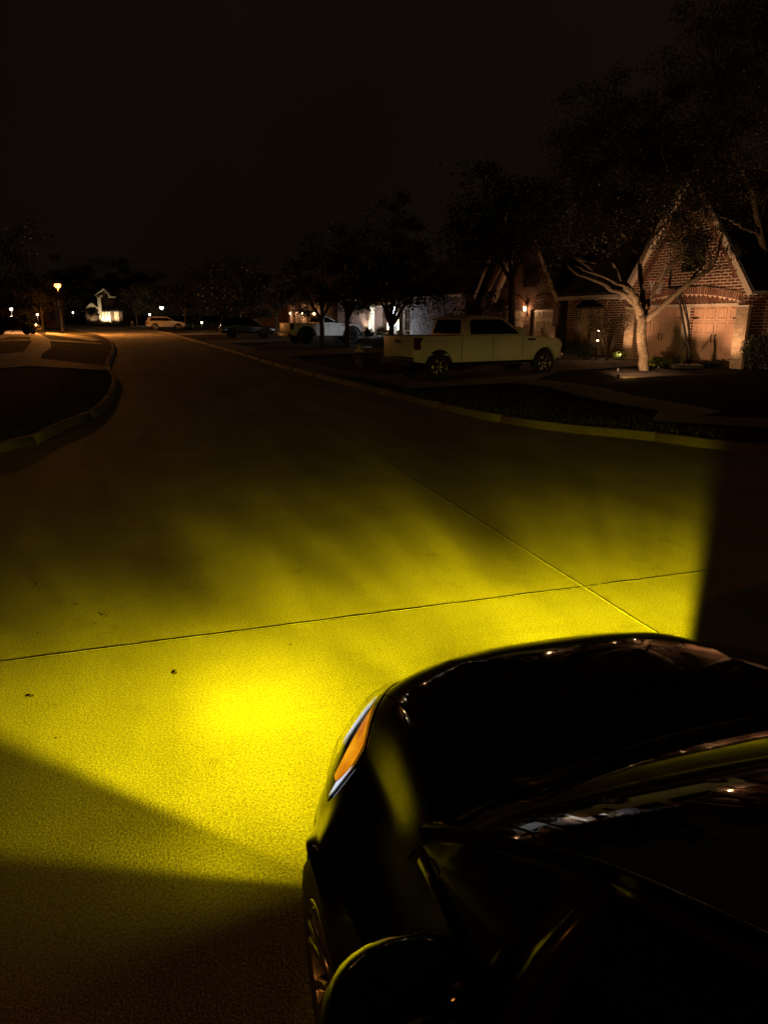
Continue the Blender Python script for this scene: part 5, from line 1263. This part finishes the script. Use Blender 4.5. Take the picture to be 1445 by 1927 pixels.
# tail
b=MB(); b.grid([[(x,-1.42-.03*math.cos(x*2)-.22*t,1.33-.36*t) for x in np.linspace(-.60,.60,9)] for t in np.linspace(0,1,6)]); b.build('rear_window',M['car_glass'],hero)
for s in (-1,1):
    b=MB(); b.box(min(s*.58,s*.74),max(s*.58,s*.74),-1.70,-1.58,.66,.92); b.build('tail_light',M['red_lens'],hero,bevel=.02)
b=MB(); b.box(-.55,.55,2.235,2.262,.42,.50)
for k in range(4): b.box(-.56,.56,2.225,2.255,.26+k*.035,.275+k*.035)
b.build('grille',M['black_plastic'],hero)
# fog lamps: real lamps with a low, wide beam
def fog(sgn):
    x,y,z=sgn*.66,2.04,.37
    b=MB(); b.lathe([(.075,-.05),(.08,0),(.066,.012),(.06,0),(.06,-.02)],20,(x,y,z),'y'); fl=b.build('fog_lamp',M['black_plastic'],hero)
    b=MB(); b.lathe([(0,.012),(.03,.010),(.058,.0)],20,(x,y,z),'y'); b.build('fog_glass',M['fog_glow'],fl)
    d=bpy.data.lights.new('fog_beam','POINT'); d.energy=FOG_W; d.color=(1,1,1); d.shadow_soft_size=.025; d.use_nodes=True
    o=bpy.data.objects.new('fog_beam',d); COL.objects.link(o); o.parent=hero; o.location=(x,y+.05,z)
    nt=d.node_tree; L=nt.links.new; em=nt.nodes['Emission']
    geo=nt.nodes.new('ShaderNodeNewGeometry')
    def dot(v):
        n=N(nt,'ShaderNodeVectorMath',operation='DOT_PRODUCT'); n.inputs[1].default_value=v; L(geo.outputs['Incoming'],n.inputs[0]); return n.outputs['Value']
    sg=FOG_SIGN
    fw_=(-math.sin(HD)*sg,math.cos(HD)*sg,0); rt=(math.cos(HD)*sg,math.sin(HD)*sg,0)
    df,dr,du=dot(fw_),dot(rt),dot((0,0,sg))
    def mth(op,a,b_=None,c=None):
        n=N(nt,'ShaderNodeMath',operation=op)
        for i,v in enumerate((a,b_,c)):
            if v is None: continue
            if isinstance(v,(int,float)): n.inputs[i].default_value=v
            else: L(v,n.inputs[i])
        return n.outputs[0]
    az=mth('MULTIPLY',mth('ARCTAN2',dr,df),180/PI)            # degrees, right positive
    el=mth('MULTIPLY',mth('ARCSINE',mth('MULTIPLY',du,-1)),180/PI)   # degrees below the horizon
    def ramp(v,a,c,lo=0,hi=1):
        n=N(nt,'ShaderNodeMapRange',interpolation_type='SMOOTHSTEP'); L(v,n.inputs['Value'])
        n.inputs['From Min'].default_value=a; n.inputs['From Max'].default_value=c; n.inputs['To Min'].default_value=lo; n.inputs['To Max'].default_value=hi; return n.outputs[0]
    core=ramp(el,.6,7.6)
    roll=mth('DIVIDE',1,mth('ADD',1,mth('POWER',mth('DIVIDE',mth('MAXIMUM',el,.01),17.0),3.6)))
    vert=mth('MULTIPLY',core,roll)
    stray=mth('MULTIPLY',ramp(el,-5,-1,0,.27),ramp(el,.5,3,1,0))
    vert=mth('ADD',vert,stray)
    def band(c,w,depth): # soft dark streak round azimuth c
        return ramp(mth('ABSOLUTE',mth('SUBTRACT',az,c)),0,w,1-depth,1)
    far=mth('SUBTRACT',1,ramp(el,5,10))
    def upto(v,k=1): # a multiplier that only acts on the far part of the beam
        return mth('SUBTRACT',1,mth('MULTIPLY',mth('MULTIPLY',far,k),mth('SUBTRACT',1,v)))
    if sgn<0:
        out=ramp(el,19,42,.13,.62)
        hz=mth('ADD',mth('MULTIPLY',ramp(az,-46.5,-41,0,1),mth('SUBTRACT',1,out)),out)
        hz=mth('MULTIPLY',hz,ramp(az,-69,-62,.14,1)); hz=mth('MULTIPLY',hz,ramp(az,-104,-60,0,1))
        hz=mth('MULTIPLY',hz,upto(band(-8,8,.72))); hz=mth('MULTIPLY',hz,upto(ramp(az,-40,-20,.55,1)))
        hz=mth('MULTIPLY',hz,mth('SUBTRACT',1,mth('MULTIPLY',far,.38)))
        hz=mth('MULTIPLY',hz,ramp(az,24,40,1,.06))
        hz=mth('MULTIPLY',hz,mth('MULTIPLY',ramp(mth('ABSOLUTE',mth('ADD',az,6)),3,36,1,.72),1.15))
    else:
        hz=mth('MULTIPLY',ramp(az,40.8,44,1,.0),ramp(az,-29,-21,.015,1))
        hz=mth('MULTIPLY',mth('MULTIPLY',hz,upto(band(15,9,.75))),mth('MULTIPLY',ramp(az,-16,14,.42,1),2.4))
    cv=nt.nodes.new('ShaderNodeCombineXYZ'); L(mth('MULTIPLY',az,.16),cv.inputs[0]); L(mth('MULTIPLY',el,.05),cv.inputs[1]); cv.inputs[2].default_value=3+sgn
    nz=nt.nodes.new('ShaderNodeTexNoise'); nz.inputs['Scale'].default_value=1.0; nz.inputs['Detail'].default_value=3; L(cv.outputs[0],nz.inputs['Vector'])
    hz=mth('MULTIPLY',hz,upto(ramp(nz.outputs['Fac'],.28,.72,.60,1.25)))
    if sgn<0:   # hot spot straight ahead of the near lamp
        hot=mth('MULTIPLY',ramp(mth('ABSOLUTE',mth('ADD',az,5)),0,27,1,0),ramp(mth('ABSOLUTE',mth('SUBTRACT',el,15)),0,8,1,0)); hz=mth('MULTIPLY',hz,mth('ADD',1,mth('MULTIPLY',hot,.60)))
    else: hz=mth('MULTIPLY',hz,ramp(el,7,15,1,.55))
    tot=mth('MULTIPLY',vert,hz)
    cm=N(nt,'ShaderNodeMix',data_type='RGBA'); cm.inputs[6].default_value=(1,.81,.15,1); cm.inputs[7].default_value=(1,.79,.003,1); L(ramp(el,-.5,2.2),cm.inputs[0]); L(cm.outputs[2],em.inputs['Color'])
    L(tot,em.inputs['Strength'])
FOG_W=4*PI*98; FOG_SIGN=1
fog(-1); fog(1)

# ------------------------------------------------------------------ night sky: faint brown town glow on low cloud
w=bpy.data.worlds.new('World'); SC.world=w; w.use_nodes=True; nt=w.node_tree; L=nt.links.new
bg=nt.nodes['Background']; tc=nt.nodes.new('ShaderNodeTexCoord')
n=N(nt,'ShaderNodeTexNoise'); n.inputs['Scale'].default_value=1.3; n.inputs['Detail'].default_value=5; L(tc.outputs['Generated'],n.inputs['Vector'])
cr_=nt.nodes.new('ShaderNodeValToRGB'); e=cr_.color_ramp.elements; e[0].position=.3; e[1].position=.72; e[0].color=(.38,.23,.12,1); e[1].color=(.95,.58,.30,1); L(n.outputs['Fac'],cr_.inputs[0])
sky=nt.nodes.new('ShaderNodeTexSky'); sky.sky_type='NISHITA'; sky.sun_disc=False; sky.sun_elevation=R(-9); sky.sun_rotation=R(200)
mx=N(nt,'ShaderNodeMix',data_type='RGBA',blend_type='ADD'); mx.inputs[0].default_value=.3; L(cr_.outputs[0],mx.inputs[6]); L(sky.outputs[0],mx.inputs[7])
L(mx.outputs[2],bg.inputs[0]); bg.inputs[1].default_value=.0064

# ------------------------------------------------------------------ camera and render settings
cd=bpy.data.cameras.new('Camera'); cam=bpy.data.objects.new('Camera',cd); COL.objects.link(cam); SC.camera=cam
cam.location=(0,0,CAMH); cam.rotation_euler=(PI/2-PITCH,0,0)
cd.sensor_fit='VERTICAL'; cd.sensor_height=36; cd.lens=36*FPX/1927; cd.clip_end=3000; cd.clip_start=.05
vs=SC.view_settings; vs.view_transform='Standard'; vs.look='None'; vs.gamma=1; vs.exposure=0
SC.render.engine='CYCLES'; cy=SC.cycles
cy.use_denoising=True; cy.use_light_tree=True; cy.max_bounces=5; cy.diffuse_bounces=2; cy.glossy_bounces=4; cy.transmission_bounces=4; cy.transparent_max_bounces=8
cy.volume_bounces=0; cy.sample_clamp_indirect=2.0; cy.caustics_reflective=False; cy.caustics_refractive=False
